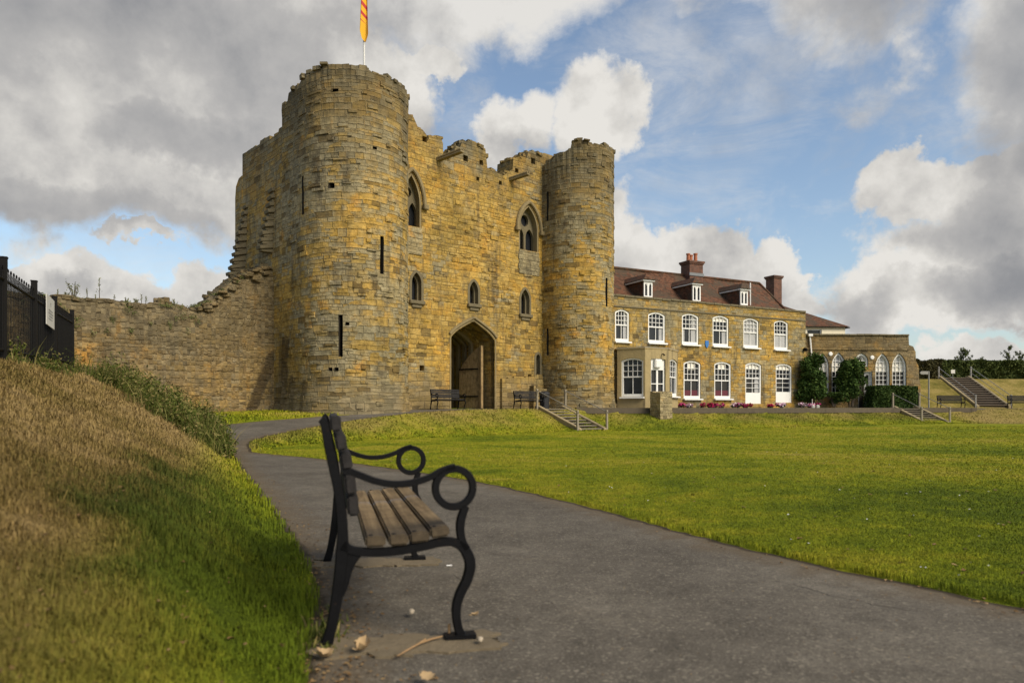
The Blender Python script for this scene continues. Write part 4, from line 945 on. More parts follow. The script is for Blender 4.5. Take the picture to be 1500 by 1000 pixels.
for i in range(60):
    xx = rr_.uniform(-.1, 3.3); zt = np.interp(xx, [-0.25, 0.4, 0.9, 1.3, 1.7, 2.06, 2.4, 2.8, 3.3], [7.1, 6.95, 6.75, 6.5, 6.3, 5.9, 5.5, 5.2, 5.0]); mb.box(tuple(CM @ Vector((xx, rr_.uniform(.05, .6), zt + rr_.uniform(-.4, .03)))), (rr_.uniform(.16, .42), rr_.uniform(.2, .4), rr_.uniform(.08, .2)), M=CM.to_3x3() @ Matrix.Rotation(rr_.uniform(-.4, .4), 3, 'Z') @ Matrix.Rotation(rr_.uniform(-.3, .3), 3, 'Y'))
for i in range(190):
    xx = rr_.uniform(2.8, 15); mb.box(tuple(CM @ Vector((xx, rr_.uniform(.22, .8), 4.93 + rr_.uniform(-.12, .06)))), (rr_.uniform(.18, .5), rr_.uniform(.2, .4), rr_.uniform(.08, .2)), M=CM.to_3x3() @ Matrix.Rotation(rr_.uniform(-.4, .4), 3, 'Z') @ Matrix.Rotation(rr_.uniform(-.2, .2), 3, 'Y'))
for i in range(26):
    xx = rr_.uniform(3.35, 4.4); mb.box(tuple(CM @ Vector((xx, rr_.uniform(1.2, 2.4), 5.05 + rr_.uniform(-.1, .45)*(1-abs(xx-3.9)*1.3)))), (rr_.uniform(.25, .5), .4, .22), M=CM.to_3x3() @ Matrix.Rotation(rr_.uniform(-.3, .3), 3, 'Z'))
bevel(mb.build('broken_masonry', M['curtain'], cw, world=True), 0.03, 1)
# leaning buttress stub at the castle foot
# plants rooted along the wall top
def weed(name, base, h, label, group, bushy=0.0, seed=0):
    r = random.Random(seed); e = tag(empty(name, base), label, 'plant', group); mb = MB()
    V = []; T3 = []; rn = []
    stems = 1 if not bushy else 7
    for k in range(stems):
        a = r.uniform(0, 6.28); sp = bushy*r.uniform(.2, 1); tip = Vector((math.cos(a)*sp*h*0.6, math.sin(a)*sp*h*0.6, h*r.uniform(.75, 1)))
        mb.tube([(0, 0, -0.08), tuple(tip*0.5 + Vector((r.uniform(-.02, .02), 0, .03))), tuple(tip)], [0.016, 0.011, 0.005], 5)
        for q in range(34 if not bushy else 22):
            t = r.uniform(0.45 if not bushy else .3, 1.05); p = tip*t + Vector((r.gauss(0, .035*h), r.gauss(0, .035*h), r.gauss(0, .03*h)))*(1.6 if bushy else 1.1)*(1.3-t)*1.6
            d1 = Vector((r.gauss(0, 1), r.gauss(0, 1), r.gauss(.8, .6))).normalized()*0.055*h**.5; d2 = d1.orthogonal().normalized()*0.02*h**.5; b = len(V); V += [p-d2, p+d2, p+d1]; T3.append((b, b+1, b+2)); rn += [r.random()]*3
    mb.build('stem', M['bark'], e); o = raw_mesh('leaves', np.array([tuple(v) for v in V]), np.array(T3), M['leaf_weed'], {'rnd': rn}, parent=e); return e
for i, (px, ytop, ybase, bush, lab) in enumerate([(114, 413, 438, .9, 'round leafy bush growing on top of the curtain wall near the railings'), (151, 410, 443, 0, 'tallest feathery weed standing on the curtain wall top'), (173, 434, 446, 0, 'short stubby weed right of the tallest one on the wall top'),
        (213, 436, 452, 0, 'thin dry stalk left of a thicker seed spike on the wall top'), (220, 440, 453, 0, 'thick brown seed spike on the curtain wall top'), (132, 423, 439, 0, 'slim grey stalk just right of the leafy bush on the wall top'), (241, 444, 455, 0, 'wispy dead stem nearest the gatehouse end of the wall top'), (89, 426, 436, 0, 'faint thin stem on the wall top left of the leafy bush'), (145, 432, 441, 0, 'low grey stalk close beside the tallest weed'), (191, 441, 447, .7, 'low tuft of leaves on the wall top between the stubby weed and the dry stalk'), (206, 444, 450, .7, 'small pale tuft just left of the thin dry stalk on the wall top'), (263, 446, 456, .8, 'yellowish tuft on the wall top nearest the broken rubble hump'), (102, 431, 436, .7, 'low bushy tuft between the faint stem and the leafy bush')]):
    k = (px-750)/F; m_ = (k*cwO.y - cwO.x)/(-U.x + k*U.y); p = CM @ Vector((m_, 0.55, 0)); zb = EYE + (597-ybase)/F*p.y; zb = min(zb, 5.0); hgt = (ybase-ytop)/F*p.y + 0.12
    weed('wall_plant', (p.x, p.y, 4.93), max(hgt, .3), lab, 'plants rooted on the curtain wall top', bush, i)
# flagpole and flag
C_ = W(-7.0, 0.3, 0); fp = tag(empty('flagpole', (C_.x, C_.y, 13.0)), 'white flagpole with a limp yellow and red flag on the left drum tower', 'flagpole')
k = (533.3-750)/F; fy_ = 30.9; fp.location = (k*fy_, fy_, 13.0)
mb = MB(); mb.tube([(0, 0, 0), (0, 0, 6.9)], [0.05, 0.04], 10); mb.box((0, 0, 0.05), (0.3, 0.3, 0.1)); mb.build('pole', M['pole'], fp, smooth=False)
V = []; Fc = []; nu, nv = 26, 26
for j in range(nv+1):
    for i in range(nu+1):
        u = i/nu; v = j/nv
        z = 6.55 - v*(2.62 if True else 0) - 0.35*u*(1-abs(v-.5))
        wd = 0.135*(0.55+0.75*v)*(1 if v < .86 else max(0.25, 1-(v-.86)*4.5))
        xx = -wd*math.sin(u*math.pi*1.5) + 0.05*u*(v > .0)
        yy = 0.10*math.sin(u*9.0+v*1.5)*(.3+u) - 0.05 - 0.12*math.sin(u*3.1)
        V.append((xx, yy, z))
for j in range(nv):
    for i in range(nu): Fc.append((j*(nu+1)+i, j*(nu+1)+i+1, (j+1)*(nu+1)+i+1, (j+1)*(nu+1)+i))
mb = MB(); mb.add(V, Fc)
o = mb.build('flag', M['flag'], fp, smooth=True)
ul = o.data.uv_layers[0].data
for lp in o.data.loops:
    vi_ = lp.vertex_index; ul[lp.index].uv = ((vi_ % (nu+1))/nu, 1.9 - (vi_//(nu+1))/nv*1.9)
# ------------------------------------------------------------------ stone house beside the gatehouse
def frame_of(px0, d0, px1, d1):
    a = Vector(((px0-750)/F*d0, d0, 0)); b = Vector(((px1-750)/F*d1, d1, 0)); u = (b-a).normalized()
    return a, u, Vector((u.y, -u.x, 0)), (b-a).length
HO, HU, HN, HL = frame_of(905, 40.5, 1183, 47.4)
HM = Matrix(((HU.x, -HN.x, 0, HO.x), (HU.y, -HN.y, 0, HO.y), (0, 0, 1, 0), (0, 0, 0, 1))); HA = math.atan2(HU.y, HU.x)
def hp(px, py): return on_plane(HO, HU, px, py)
house = tag(empty('stone_house', (HO.x, HO.y, 0.9)), 'two storey sandstone house with white sash windows, red tiled roof and dormers', 'house')
def HB(mb, name, m, parent=house, **k): return mb.build(name, m, parent, world=(parent is house), **k)
def segarch(s0, s1, z0, z1, rise=0.16, n=7):
    h = (s1-s0)/2; c = (s0+s1)/2
    return [(s0, z0)] + [(c-h+2*h*i/n, z1-rise + rise*(1-(2*i/n-1)**2)) for i in range(n+1)] + [(s1, z0)]
def sash(Mx, s0, s1, z0, z1, parent, name='sash_window', cols=4, lower_cols=2, blind=None, arch=0.16, fw=0.10, door=False, curtain=0.0, rose=False, raised=0.0, recess=0.12, seed=0, rows=3, split=0.5):
    """white box sash: frame, meeting rail, glazing bars; glass, sill, blind and curtains behind the bars"""
    c = (s0+s1)/2; mb = MB(); o_ = segarch(s0, s1, z0, z1, arch); i_ = segarch(s0+fw, s1-fw, z0+fw*(1.6 if not door else 7.0), z1-fw*0.9, arch*0.9)
    mb.prism([o_, i_], recess-0.07, recess+0.06, Mx)
    g0, g1, h0 = s0+fw, s1-fw, i_[0][1]; zt = z1-fw; zm = h0 + (zt-h0)*split
    hx = Mx.to_3x3()
    def bar(x0, x1, za, zb, y=recess, t=0.05):
        p = Mx @ Vector(((x0+x1)/2, y, (za+zb)/2)); mb.box(tuple(p), (abs(x1-x0), t, abs(zb-za)), M=hx)
    bar(g0, g1, zm-0.035, zm+0.035, recess-0.005)
    def arch_top(x): return z1 - fw - arch*0.9*((2*(x-c)/(g1-g0))**2)
    for i in range(1, cols): x = g0+(g1-g0)*i/cols; bar(x-.014, x+.014, zm, arch_top(x)+0.02)
    for i in range(1, lower_cols): x = g0+(g1-g0)*i/lower_cols; bar(x-.016, x+.016, h0, zm, recess+0.012)
    for j in range(1, rows): z = zm + (zt-zm)*j/rows; bar(g0, g1, z-.014, z+.014)
    if door:
        for j in range(1, 3): z = h0 + (zm-h0)*j/3; bar(g0, g1, z-.014, z+.014)
    w_ = mb.build(name, M['white'], parent, world=(parent is house or parent is wing_ref[0]))
    mb = MB(); mb.prism(i_, recess+0.045, recess+0.056, Mx); mb.build('pane', M['glass'], w_)
    if not door:
        mb = MB(); p = Mx @ Vector((c, -0.04, z0-0.05)); mb.box(tuple(p), (s1-s0+0.12, 0.26, 0.08), M=hx); mb.build('window_sill', M['white'], w_)
    def panel(nm, m, x0, x1, za, zb, wave=0.0):
        q = MB(); n = 10; V = []
        for i in range(n+1):
            x = x0+(x1-x0)*i/n
            for z in (za, zb): V.append(Mx @ Vector((x, recess+0.035+0.004*math.sin(i*2.1), min(z, arch_top(x)-0.005))))
        q.add(V, [(2*i, 2*i+2, 2*i+3, 2*i+1) for i in range(n)]); q.build(nm, m, w_)
    if blind: panel('blind', M['blind'], c-(g1-g0)*blind[0]/2, c+(g1-g0)*blind[0]/2, zt-(zt-h0)*blind[1], zt)
    if curtain: 
        panel('net_curtain', M['net'], g1-(g1-g0)*curtain, g1-0.01, h0+.02, zm+(zt-zm)*(0.95 if seed % 2 else 0.1)); 
        if seed % 3 == 0: panel('net_curtain', M['net'], g0+0.01, g0+(g1-g0)*0.2, h0+.02, zm)
    if rose: panel('seat_back', M['rose'], g0+.02, g1-.02, h0+0.02, h0+(zm-h0)*0.36)
    return w_
wing_ref = [None]
up = []; hh = []
for (x0, x1, y0, y1) in [(901, 922, 453, 500), (949.5, 974.5, 457, 502), (999, 1023.5, 459, 504.5), (1044, 1067.5, 462, 507), (1089, 1111.5, 466, 509), (1134, 1154.5, 469, 512)]:
    s0, s1 = hp(x0, 0)[0], hp(x1, 0)[0]; xm = (x0+x1)/2; up.append((s0, s1, hp(xm, y1)[1], hp(xm, y0)[1]))
dn = []
for (x0, x1, y0, y1) in [(1001.5, 1026.5, 528, 583.5), (1046.5, 1071, 529.5, 583.5), (1092, 1115.5, 530.5, 591), (1136.5, 1160, 532.5, 589.5)]:
    s0, s1 = hp(x0, 0)[0], hp(x1, 0)[0]; xm = (x0+x1)/2; dn.append((s0, s1, max(hp(xm, y1)[1], 1.0), hp(xm, y0)[1]))
HT = 7.30
s_end = hp(1180, 0)[0]
ho = [(-3.5, -0.2)] + jag([(-3.5, HT), (s_end, HT-0.03)], 0.5, 0.03, 6) + [(s_end, -0.2)]
mb = MB(); mb.prism([ho] + [segarch(*q) for q in up+dn], 0.0, 0.42, HM)
mb.prism([(s_end-0.42, -0.2), (s_end-0.42, HT-.05), (s_end-0.001, HT-.05), (s_end-0.001, -0.2)], 0.42, 7.5, HM)
HB(mb, 'house_wall', M['house'])
mb = MB()
for i in range(28):
    a = -3.5 + (s_end+3.5)*i/28; b = -3.5 + (s_end+3.5)*(i+1)/28 - 0.012
    p = HM @ Vector(((a+b)/2, 0.2, HT+0.03+random.uniform(-.012, .02))); mb.box(tuple(p), (b-a, 0.52, 0.12), HA)
mb.prism([(-3.5, HT-0.62), (-3.5, HT-0.52), (s_end+.03, HT-0.53), (s_end+.03, HT-0.63)], -0.05, 0.05, HM)
bevel(HB(mb, 'parapet_coping', M['dressed_dark']), 0.015, 1)
opts = [dict(curtain=0.3, seed=1), dict(curtain=0.25, seed=2), dict(curtain=0.35, seed=3), dict(blind=(1, .18), curtain=.3, seed=2), dict(curtain=0.9, seed=1), dict(curtain=0.9, seed=2)]
for q, o_ in zip(up, opts): sash(HM, *q, house, **o_)
for q, o_ in zip(dn, [dict(blind=(.52, .22), rose=True, split=.47), dict(blind=(.52, .20), rose=True, split=.47), dict(blind=(1, .20), name='garden_door', door=True, curtain=.3, seed=4, split=.5), dict(blind=(1, .20), name='garden_door', door=True, curtain=.0, split=.5)]): sash(HM, *q, house, **o_)
# roof: front slope, hip at the right, ridge
zr = 9.95; ye = 1.0; yr = 4.6; ze = HT-0.45
def hq(s, y, z): return HM @ Vector((s, y, z))
sr = on_plane(Vector((HO.x - HN.x*yr, HO.y - HN.y*yr, 0)), HU, 1112, 410)[0]
mb = MB(); A, B, C2, D2 = hq(-3.5, ye, ze), hq(s_end+0.25, ye, ze), hq(sr, yr, zr), hq(-3.5, yr, zr); E2, F2 = hq(s_end+0.25, 2*yr-ye, ze), hq(-3.5, 2*yr-ye, ze)
nn = 26; V = []; Fc = []
for j in range(9):
    t = j/8
    for i in range(nn+1):
        p = A.lerp(B, i/nn).lerp(D2.lerp(C2, i/nn), t); p.z += 0.035*math.sin(i*1.3+j)+0.03*math.sin(i*0.5); V.append(p)
for j in range(8):
    for i in range(nn): Fc.append((j*(nn+1)+i, j*(nn+1)+i+1, (j+1)*(nn+1)+i+1, (j+1)*(nn+1)+i))
mb.add(V, Fc); mb.add([B, E2, C2], [(0, 1, 2)]); mb.add([E2, F2, D2, C2], [(0, 1, 2, 3)])
roof = HB(mb, 'roof', M['tiles'])
mb = MB()
for i in range(40):
    a = hq(-3.5+(sr+3.5)*i/40, yr, zr+0.02); b = hq(-3.5+(sr+3.5)*(i+.97)/40, yr, zr+0.02); mb.tube([a, b], 0.11, 8)
for i in range(10):
    a = C2.lerp(B, i/10)+Vector((0, 0, .02)); b = C2.lerp(B, (i+.97)/10)+Vector((0, 0, .02)); mb.tube([a, b], 0.10, 8)
mb.build('ridge_tiles', M['tiles'], roof)
# dormers
for (px, y0, y1) in [(949, 413, 436), (1020, 418, 442), (1089.5, 426, 447)]:
    yo = 1.35; O_ = HO - HN*yo; s, zt = on_plane(O_, HU, px, y0); _, zb = on_plane(O_, HU, px, y1); wd = 0.64
    mb = MB(); hx = HM.to_3x3(); h = zt-zb
    for sg_ in (-1, 1): mb.box(tuple(hq(s+sg_*(wd/2-.04), yo-.0, (zt+zb)/2)), (0.08, 0.08, h), M=hx)
    mb.box(tuple(hq(s, yo, zt-.04)), (wd-.162, .08, .08), M=hx); mb.box(tuple(hq(s, yo, zb+.04)), (wd-.162, .08, .08), M=hx); mb.box(tuple(hq(s, yo, (zt+zb)/2)), (.07, .078, h-.162), M=hx)
    for sg_ in (-1, 1):
        c_ = s+sg_*0.165; mb.prism([[(c_-.125, zb+.08), (c_-.125, zt-.08), (c_+.125, zt-.08), (c_+.125, zb+.08)], gothic(c_-.095, c_+.095, zb+.11, zt-.28, zt-.10, 5)], yo-.03, yo+.03, HM)
    mb.box(tuple(hq(s, yo+.02, zt+.07)), (wd+0.22, .30, .09), M=hx)
    mb.box(tuple(hq(s-wd/2-.07, yo+0.95, zt+.07)), (.08, 1.7, .08), M=hx); mb.box(tuple(hq(s+wd/2+.07, yo+0.95, zt+.07)), (.08, 1.7, .08), M=hx)
    dm = HB(mb, 'dormer_window', M['white'])
    mb = MB(); mb.box(tuple(hq(s, yo+.06, (zt+zb)/2)), (wd-.1, .02, h-.1), M=hx); mb.build('pane', M['glass'], dm)
    mb = MB(); 
    for sg_ in (-1, 1): mb.prism([(0, zb-.1), (0, zt+.02), (0.04, zt+.02), (0.04, zb-.1)], yo+.05, yo+2.2, HM @ Matrix.Translation((s+sg_*(wd/2)-.02, 0, 0)))
    mb.build('dormer_cheek', M['tiles'], dm)
    mb = MB(); w2 = wd/2+.13
    P = [hq(s-w2, yo-.22, zt+.13), hq(s+w2, yo-.22, zt+.13), hq(s+w2, yo+2.6, zt+.16), hq(s-w2, yo+2.6, zt+.16), hq(s, yo+.15, zt+.52), hq(s, yo+2.9, zt+.55)]
    mb.add(P, [(0, 1, 4), (0, 4, 5, 3), (1, 2, 5, 4)]); mb.build('dormer_roof', M['tiles'], dm)
# chimneys
def chimney(px, ptop, pbot, yo, w_, d_, pots):
    O_ = HO - HN*yo; s, zt = on_plane(O_, HU, px, ptop); _, zb = on_plane(O_, HU, px, pbot); hx = HM.to_3x3(); mb = MB()
    mb.box(tuple(hq(s, yo, (zt+zb)/2-.8)), (w_, d_, zt-zb+1.4), M=hx); mb.box(tuple(hq(s, yo, zt-.17)), (w_+.1, d_+.1, .09), M=hx); mb.box(tuple(hq(s, yo, zt-.06)), (w_+.2, d_+.2, .125), M=hx)
    ch = HB(mb, 'chimney_stack', M['brick'])
    for i in range(pots):
        p = hq(s + (i-(pots-1)/2)*0.32, yo + 0.1*(i % 2), zt); q = MB(); hgt = [.55, .5, .62][i % 3]
        q.tube([p, p+Vector((0, 0, hgt*.2)), p+Vector((0, 0, hgt*.85)), p+Vector((0, 0, hgt*.86)), p+Vector((0, 0, hgt))], [.15, .13, .115, .15, .15], 12); q.build('chimney_pot', M['terracotta'], ch)
    if pots: q = MB(); q.box(tuple(hq(s, yo-d_/2-.03, zb+.2)), (w_+.1, .04, .2), M=hx); q.build('flashing', M['lead'], ch)
chimney(1013.5, 384, 408, 4.4, 1.15, 0.9, 3)
chimney(1133.5, 405, 432, 5.6, 0.8, 0.8, 0)
q = MB(); s, z = on_plane(HO-HN*2.0, HU, 1099, 436); q.tube([hq(s, 2.0, z-.5), hq(s, 2.0, z+1.0)], 0.045, 8); HB(q, 'vent_pipe', M['white'])
# canted bay with its door and windows
def bayface(p0, p1):
    u = (p1-p0).normalized(); return Matrix(((u.x, -u.y, 0, p0.x), (u.y, u.x, 0, p0.y), (0, 0, 1, 0), (0, 0, 0, 1))), (p1-p0).length
def at_px(px, d): return Vector(((px-750)/F*d, d, 0))
B0 = at_px(904, 40.0) ; B1 = at_px(945, 39.3); B2 = at_px(978.5, 40.05); B3 = at_px(993, 41.75)
zb_top = EYE + (597-511)/F*39.6
bay = MB(); rects = {}
for k_, (p0, p1) in enumerate([(B0, B1), (B1, B2), (B2, B3)]):
    Mx, L = bayface(p0, p1)
    def bp(px, py): return on_plane(p0, (p1-p0).normalized(), px, py)
    if k_ == 0: r_ = (bp(910, 0)[0], bp(942.5, 0)[0], bp(926, 581)[1], bp(926, 524)[1])
    elif k_ == 1: r_ = (bp(953.5, 0)[0], bp(975, 0)[0], 1.0, bp(964, 525)[1])
    else: r_ = (bp(981, 0)[0], bp(992.5, 0)[0], bp(987, 580)[1], bp(987, 526)[1])
    rects[k_] = (Mx, r_, L)
    bay.prism([[(0.002, -0.1), (0.002, zb_top), (L-0.002, zb_top), (L-0.002, -0.1)], segarch(*r_, 0.14 if k_ != 1 else 0.05)], 0.0, 0.3, Mx)
bo = HB(bay, 'entrance_bay', M['bay_stone'])
mb = MB(); cen = (B0+B1+B2+B3)/4
def slabz(pts, z0, z1):
    n = len(pts); mb.add([Vector((p.x, p.y, z0)) for p in pts]+[Vector((p.x, p.y, z1)) for p in pts], [tuple(range(n))[::-1], tuple(range(n, 2*n))] + [(i, (i+1) % n, (i+1) % n+n, i+n) for i in range(n)])
rim = [cen+(p-cen)*1.035 for p in (B0, B1, B2, B3)] + [at_px(994, 43.0)-HN*0.3, at_px(903, 41.2)-HN*0.3]
slabz(rim, zb_top+.002, zb_top+.07); mb.build('bay_cornice', M['bay_stone'], bo)
mb = MB(); slabz([cen+(p-cen)*0.99 for p in rim], zb_top+.073, zb_top+.10); mb.build('bay_roof', M['lead'], bo)
def bsash(k_, **kw):
    Mx, r_, L = rects[k_]; return sash(Mx, *r_, house, recess=0.14, **kw)
bsash(0, cols=4, lower_cols=2, arch=0.14); bsash(2, cols=3, lower_cols=2, arch=0.14)
Mx, (s0, s1, z0, z1), L = rects[1]; hx = Mx.to_3x3(); c = (s0+s1)/2; mb = MB(); wd = s1-s0
zp = z1 - 0.62
mb.prism([segarch(s0, s1, z0, z1, .05), [(s0+.10, z0+.55), (s0+.10, zp-.02), (c-.06, zp-.02), (c-.06, z0+.55)], [(c+.06, z0+.55), (c+.06, zp-.02), (s1-.10, zp-.02), (s1-.10, z0+.55)]], 0.10, 0.17, Mx)
mb.box(tuple(Mx @ Vector((c, .12, (zp+z0)/2+.25))), (wd-.05, .06, .05), M=hx)
ed = HB(mb, 'entrance_door', M['white'])
mb = MB(); mb.prism([(s0+.02, z0+.4), (s0+.02, zp), (s1-.02, zp), (s1-.02, z0+.4)], .18, .19, Mx); mb.build('pane', M['glass'], ed)
mb = MB(); mb.prism([(c-.26, zp+.10), (c-.26, z1-.04), (c+.22, z1-.04), (c+.22, zp+.20), (c+.12, zp+.10)], -.10, .09, Mx); bevel(mb.build('hood_lamp', M['white'], ed), .04, 3)
mb = MB(); mb.tube([Mx @ Vector((c+.25, -.02, z1+.25)), Mx @ Vector((c+.25, -.16, z1+.25)), Mx @ Vector((c+.25, -.2, z1+.17))], [.03, .03, .06], 8); HB(mb, 'wall_lamp', M['black_rail'])
# blue shield plaque
s, z = hp(1035, 504); mb = MB(); mb.prism([(s-.13, z+.22), (s+.13, z+.22), (s+.14, z), (s+.08, z-.15), (s, z-.24), (s-.08, z-.15), (s-.14, z)], -.05, -.012, HM)
pl = HB(mb, 'shield_plaque', M['shield_blue'])
mb = MB(); hp_ = hp(1177.5, 512); mb.box(tuple(hq(hp_[0], -.12, hp_[1])), (.2, .24, .2), M=HM.to_3x3() @ Matrix.Rotation(.4, 3, 'X')); bevel(HB(mb, 'flood_lamp', M['black_rail']), .03, 2)
# ------------------------------------------------------------------ cream house behind and the arched garden wing
ch = tag(empty('cream_house', (24.5, 57.0, 0.9)), 'cream rendered house with hipped tile roof standing behind the stone wing', 'house')
a = at_px(1150, 57.0); b = at_px(1238, 57.5); mb = MB(); ze_ = EYE+(597-477)/F*57
u = (b-a).normalized(); CMx = Matrix(((u.x, -u.y, 0, a.x), (u.y, u.x, 0, a.y), (0, 0, 1, 0), (0, 0, 0, 1))); L = (b-a).length
wpx = on_plane(a, u, 1193, 487); mb.prism([[(0, 0), (0, ze_), (L, ze_), (L, 0)], [(wpx[0]-.62, wpx[1]-.6), (wpx[0]-.62, wpx[1]+.28), (wpx[0]+.62, wpx[1]+.28), (wpx[0]+.62, wpx[1]-.6)]], 0, .3, CMx)
mb.prism([(L-.3, 0), (L-.3, ze_), (L-.002, ze_), (L-.002, 0)], .302, 7, CMx); mb.build('house_wall', M['cream'], ch, world=True)
mb = MB(); mb.prism([[(wpx[0]-.62, wpx[1]-.6), (wpx[0]-.62, wpx[1]+.28), (wpx[0]+.62, wpx[1]+.28), (wpx[0]+.62, wpx[1]-.6)], [(wpx[0]-.55, wpx[1]-.5), (wpx[0]-.55, wpx[1]+.2), (wpx[0]+.55, wpx[1]+.2), (wpx[0]+.55, wpx[1]-.5)]], .1, .2, CMx); cwn = mb.build('window', M['white'], ch, world=True)
mb = MB(); mb.prism([(wpx[0]-.6, wpx[1]-.55), (wpx[0]-.6, wpx[1]+.25), (wpx[0]+.6, wpx[1]+.25), (wpx[0]+.6, wpx[1]-.55)], .21, .22, CMx); mb.build('pane', M['glass'], cwn)
mb = MB(); zr_ = EYE+(597-440)/F*60; rr0 = [CMx @ Vector(p) for p in ((-3, -.14, ze_-.02), (L+.3, -.14, ze_-.02), (L+.3, 7.4, ze_-.02), (-3, 7.4, ze_-.02), (-3, 3.5, zr_), (0.3, 3.5, zr_))]
mb.add(rr0, [(0, 1, 5, 4), (1, 2, 5), (2, 3, 4, 5), (0, 3, 2, 1)]); mb.build('roof', M['tiles'], ch, world=True)
mb = MB(); 
for p0, p1 in ((rr0[0], rr0[1]), (rr0[1], rr0[2])): d_ = p1-p0; mb.box(tuple((p0+p1)/2 + Vector((0, 0, -.08))), (d_.length, .08, .07), math.atan2(d_.y, d_.x))
mb.build('gutter', M['black_rail'], ch, world=True)
wing = tag(empty('garden_wing', (24.0, 48.8, 0.9)), 'single storey sandstone wing with pointed white windows and broken right end', 'building'); wing_ref[0] = wing
WO = at_px(1180, 48.6); WE = at_px(1332, 49.0); WU = (WE-WO).normalized(); WN = Vector((WU.y, -WU.x, 0)); WL = (WE-WO).length
XM = Matrix(((WU.x, -WN.x, 0, WO.x), (WU.y, -WN.y, 0, WO.y), (0, 0, 1, 0), (0, 0, 0, 1))); XA = math.atan2(WU.y, WU.x)
def wp(px, py): return on_plane(WO, WU, px, py)
wz = wp(1260, 491.5)[1]; gw_ = []
for (x0, x1, yt, yb) in [(1195, 1214.5, 517, 576), (1218.5, 1239, 516, 576.5), (1253, 1272, 517, 536.5), (1282.5, 1303.5, 517, 571), (1307, 1328, 517, 571)]:
    s0, s1 = wp(x0, 0)[0], wp(x1, 0)[0]; xm = (x0+x1)/2; zt = wp(xm, yt)[1]; gw_.append((s0, s1, wp(xm, yb)[1], zt-(s1-s0)*(.95 if yb > 540 else .62), zt))
dr_ = (wp(1257.5, 0)[0], wp(1278, 0)[0], 0.92, wp(1265, 544)[1])
sE = wp(1331, 0)[0]
endp = [(sE, wz), (sE+.03, wz-.62), (sE+.32, wz-.72), (sE+.5, wz-1.1), (sE+.52, wz-1.7), (sE+.72, wz-2.1), (sE+.74, wz-2.8), (sE+.86, wz-3.4), (sE+.84, -.2)]
mb = MB(); mb.prism([[(-1.2, -.2), (-1.2, wz)] + jag([(-1.2, wz), (sE, wz)], .5, .015, 3)[1:] + endp[1:], *[gothic(*q, 8) for q in gw_], [(dr_[0], dr_[2]), (dr_[0], dr_[3]), (dr_[1], dr_[3]), (dr_[1], dr_[2])]], 0, .5, XM)
mb.prism([(sE-.5, -.2), (sE-.5, wz-.01), (sE-.002, wz-.01), (sE-.002, -.2)], .502, 6, XM)
mb.prism([(-1.2, wz-.98), (-1.2, wz-.84), (sE+.02, wz-.84), (sE+.02, wz-.98)], -.07, .05, XM)
mb.build('wing_wall', M['wing'], wing, world=True)
mb = MB()
for i in range(16): mb.box(tuple(XM @ Vector((-1.2+(sE+1.2)*(i+.5)/16, .2, wz+.055+random.uniform(-.01, .015)))), ((sE+1.2)/16-.012, .6, .11), XA)
bevel(mb.build('wing_coping', M['dressed_dark'], wing, world=True), .015, 1)
for k_, q in enumerate(gw_):
    s0, s1, z0, zs, za = q; fw = .085; mb = MB(); inn = gothic(s0+fw, s1-fw, z0+fw, zs, za-fw*1.8, 8); mb.prism([gothic(s0, s1, z0, zs, za, 8), inn], .10, .30, XM); hx = XM.to_3x3(); c = (s0+s1)/2
    g0, g1 = s0+fw, s1-fw
    def ztop(x): return np.interp(abs(x-c), [0, (g1-g0)*.25, (g1-g0)*.5], [za-fw*1.8, zs+(za-zs)*.62, zs])
    nc = 3
    for i in range(1, nc): x = g0+(g1-g0)*i/nc; mb.box(tuple(XM @ Vector((x, .22, (z0+ztop(x))/2+.03))), (.028, .05, ztop(x)-z0-.05), M=hx)
    nr = 6 if k_ != 2 else 2
    zl = [z0+fw+(zs+.35-z0-fw)*j/nr for j in range(1, nr+1)]
    for z in zl:
        hw = (g1-g0)/2 if z < zs else (g1-g0)/2*max(0.1, 1-((z-zs)/(za-zs))**1.6); mb.box(tuple(XM @ Vector((c, .222, z))), (2*hw, .05, .028), M=hx)
    wn_ = mb.build('pointed_window', M['white'], wing, world=True)
    mb = MB(); mb.prism(inn, .27, .28, XM); mb.build('pane', M['glass'], wn_)
    zmid = zs-.35 if k_ != 2 else z0+.1
    bl = [p for p in gothic(g0+.01, g1-.01, zmid, zs, za-fw*2.1, 8)]; mb = MB(); mb.prism(bl, .262, .268, XM); mb.build('blind', M['blind'], wn_)
    mb = MB(); mb.prism(gothic(c-.12, c+.12, zs+.22, zs+.3, za-fw*2.8, 5), .256, .260, XM); mb.build('fanlight_pane', M['net'], wn_)
s0, s1, z0, z1 = dr_; c = (s0+s1)/2; hx = XM.to_3x3(); mb = MB()
mb.prism([[(s0, z0), (s0, z1), (s1, z1), (s1, z0)], [(s0+.07, z0+.02), (s0+.07, z1-.07), (s1-.07, z1-.07), (s1-.07, z0+.02)]], .1, .25, XM); dfr = mb.build('wing_door', M['white'], wing, world=True)
mb = MB(); mb.prism([(s0+.07, z0+.02), (s0+.07, z1-.07), (c-.02, z1-.07), (c-.02, z0+.02)], .24, .26, XM); mb.build('dark_opening', M['dark'], dfr)
mb = MB(); mb.prism([[(c+.0, z0+.03), (c+.0, z1-.08), (s1-.08, z1-.08), (s1-.08, z0+.03)], [(c+.12, z0+.7), (c+.12, z1-.22), (s1-.18, z1-.22), (s1-.18, z0+.7)]], .16, .21, XM); mb.build('door_leaf', M['grey_door'], dfr)
mb = MB(); mb.prism([(c+.1, z0+.68), (c+.1, z1-.2), (s1-.16, z1-.2), (s1-.16, z0+.68)], .215, .22, XM); mb.build('pane', M['glass'], dfr)
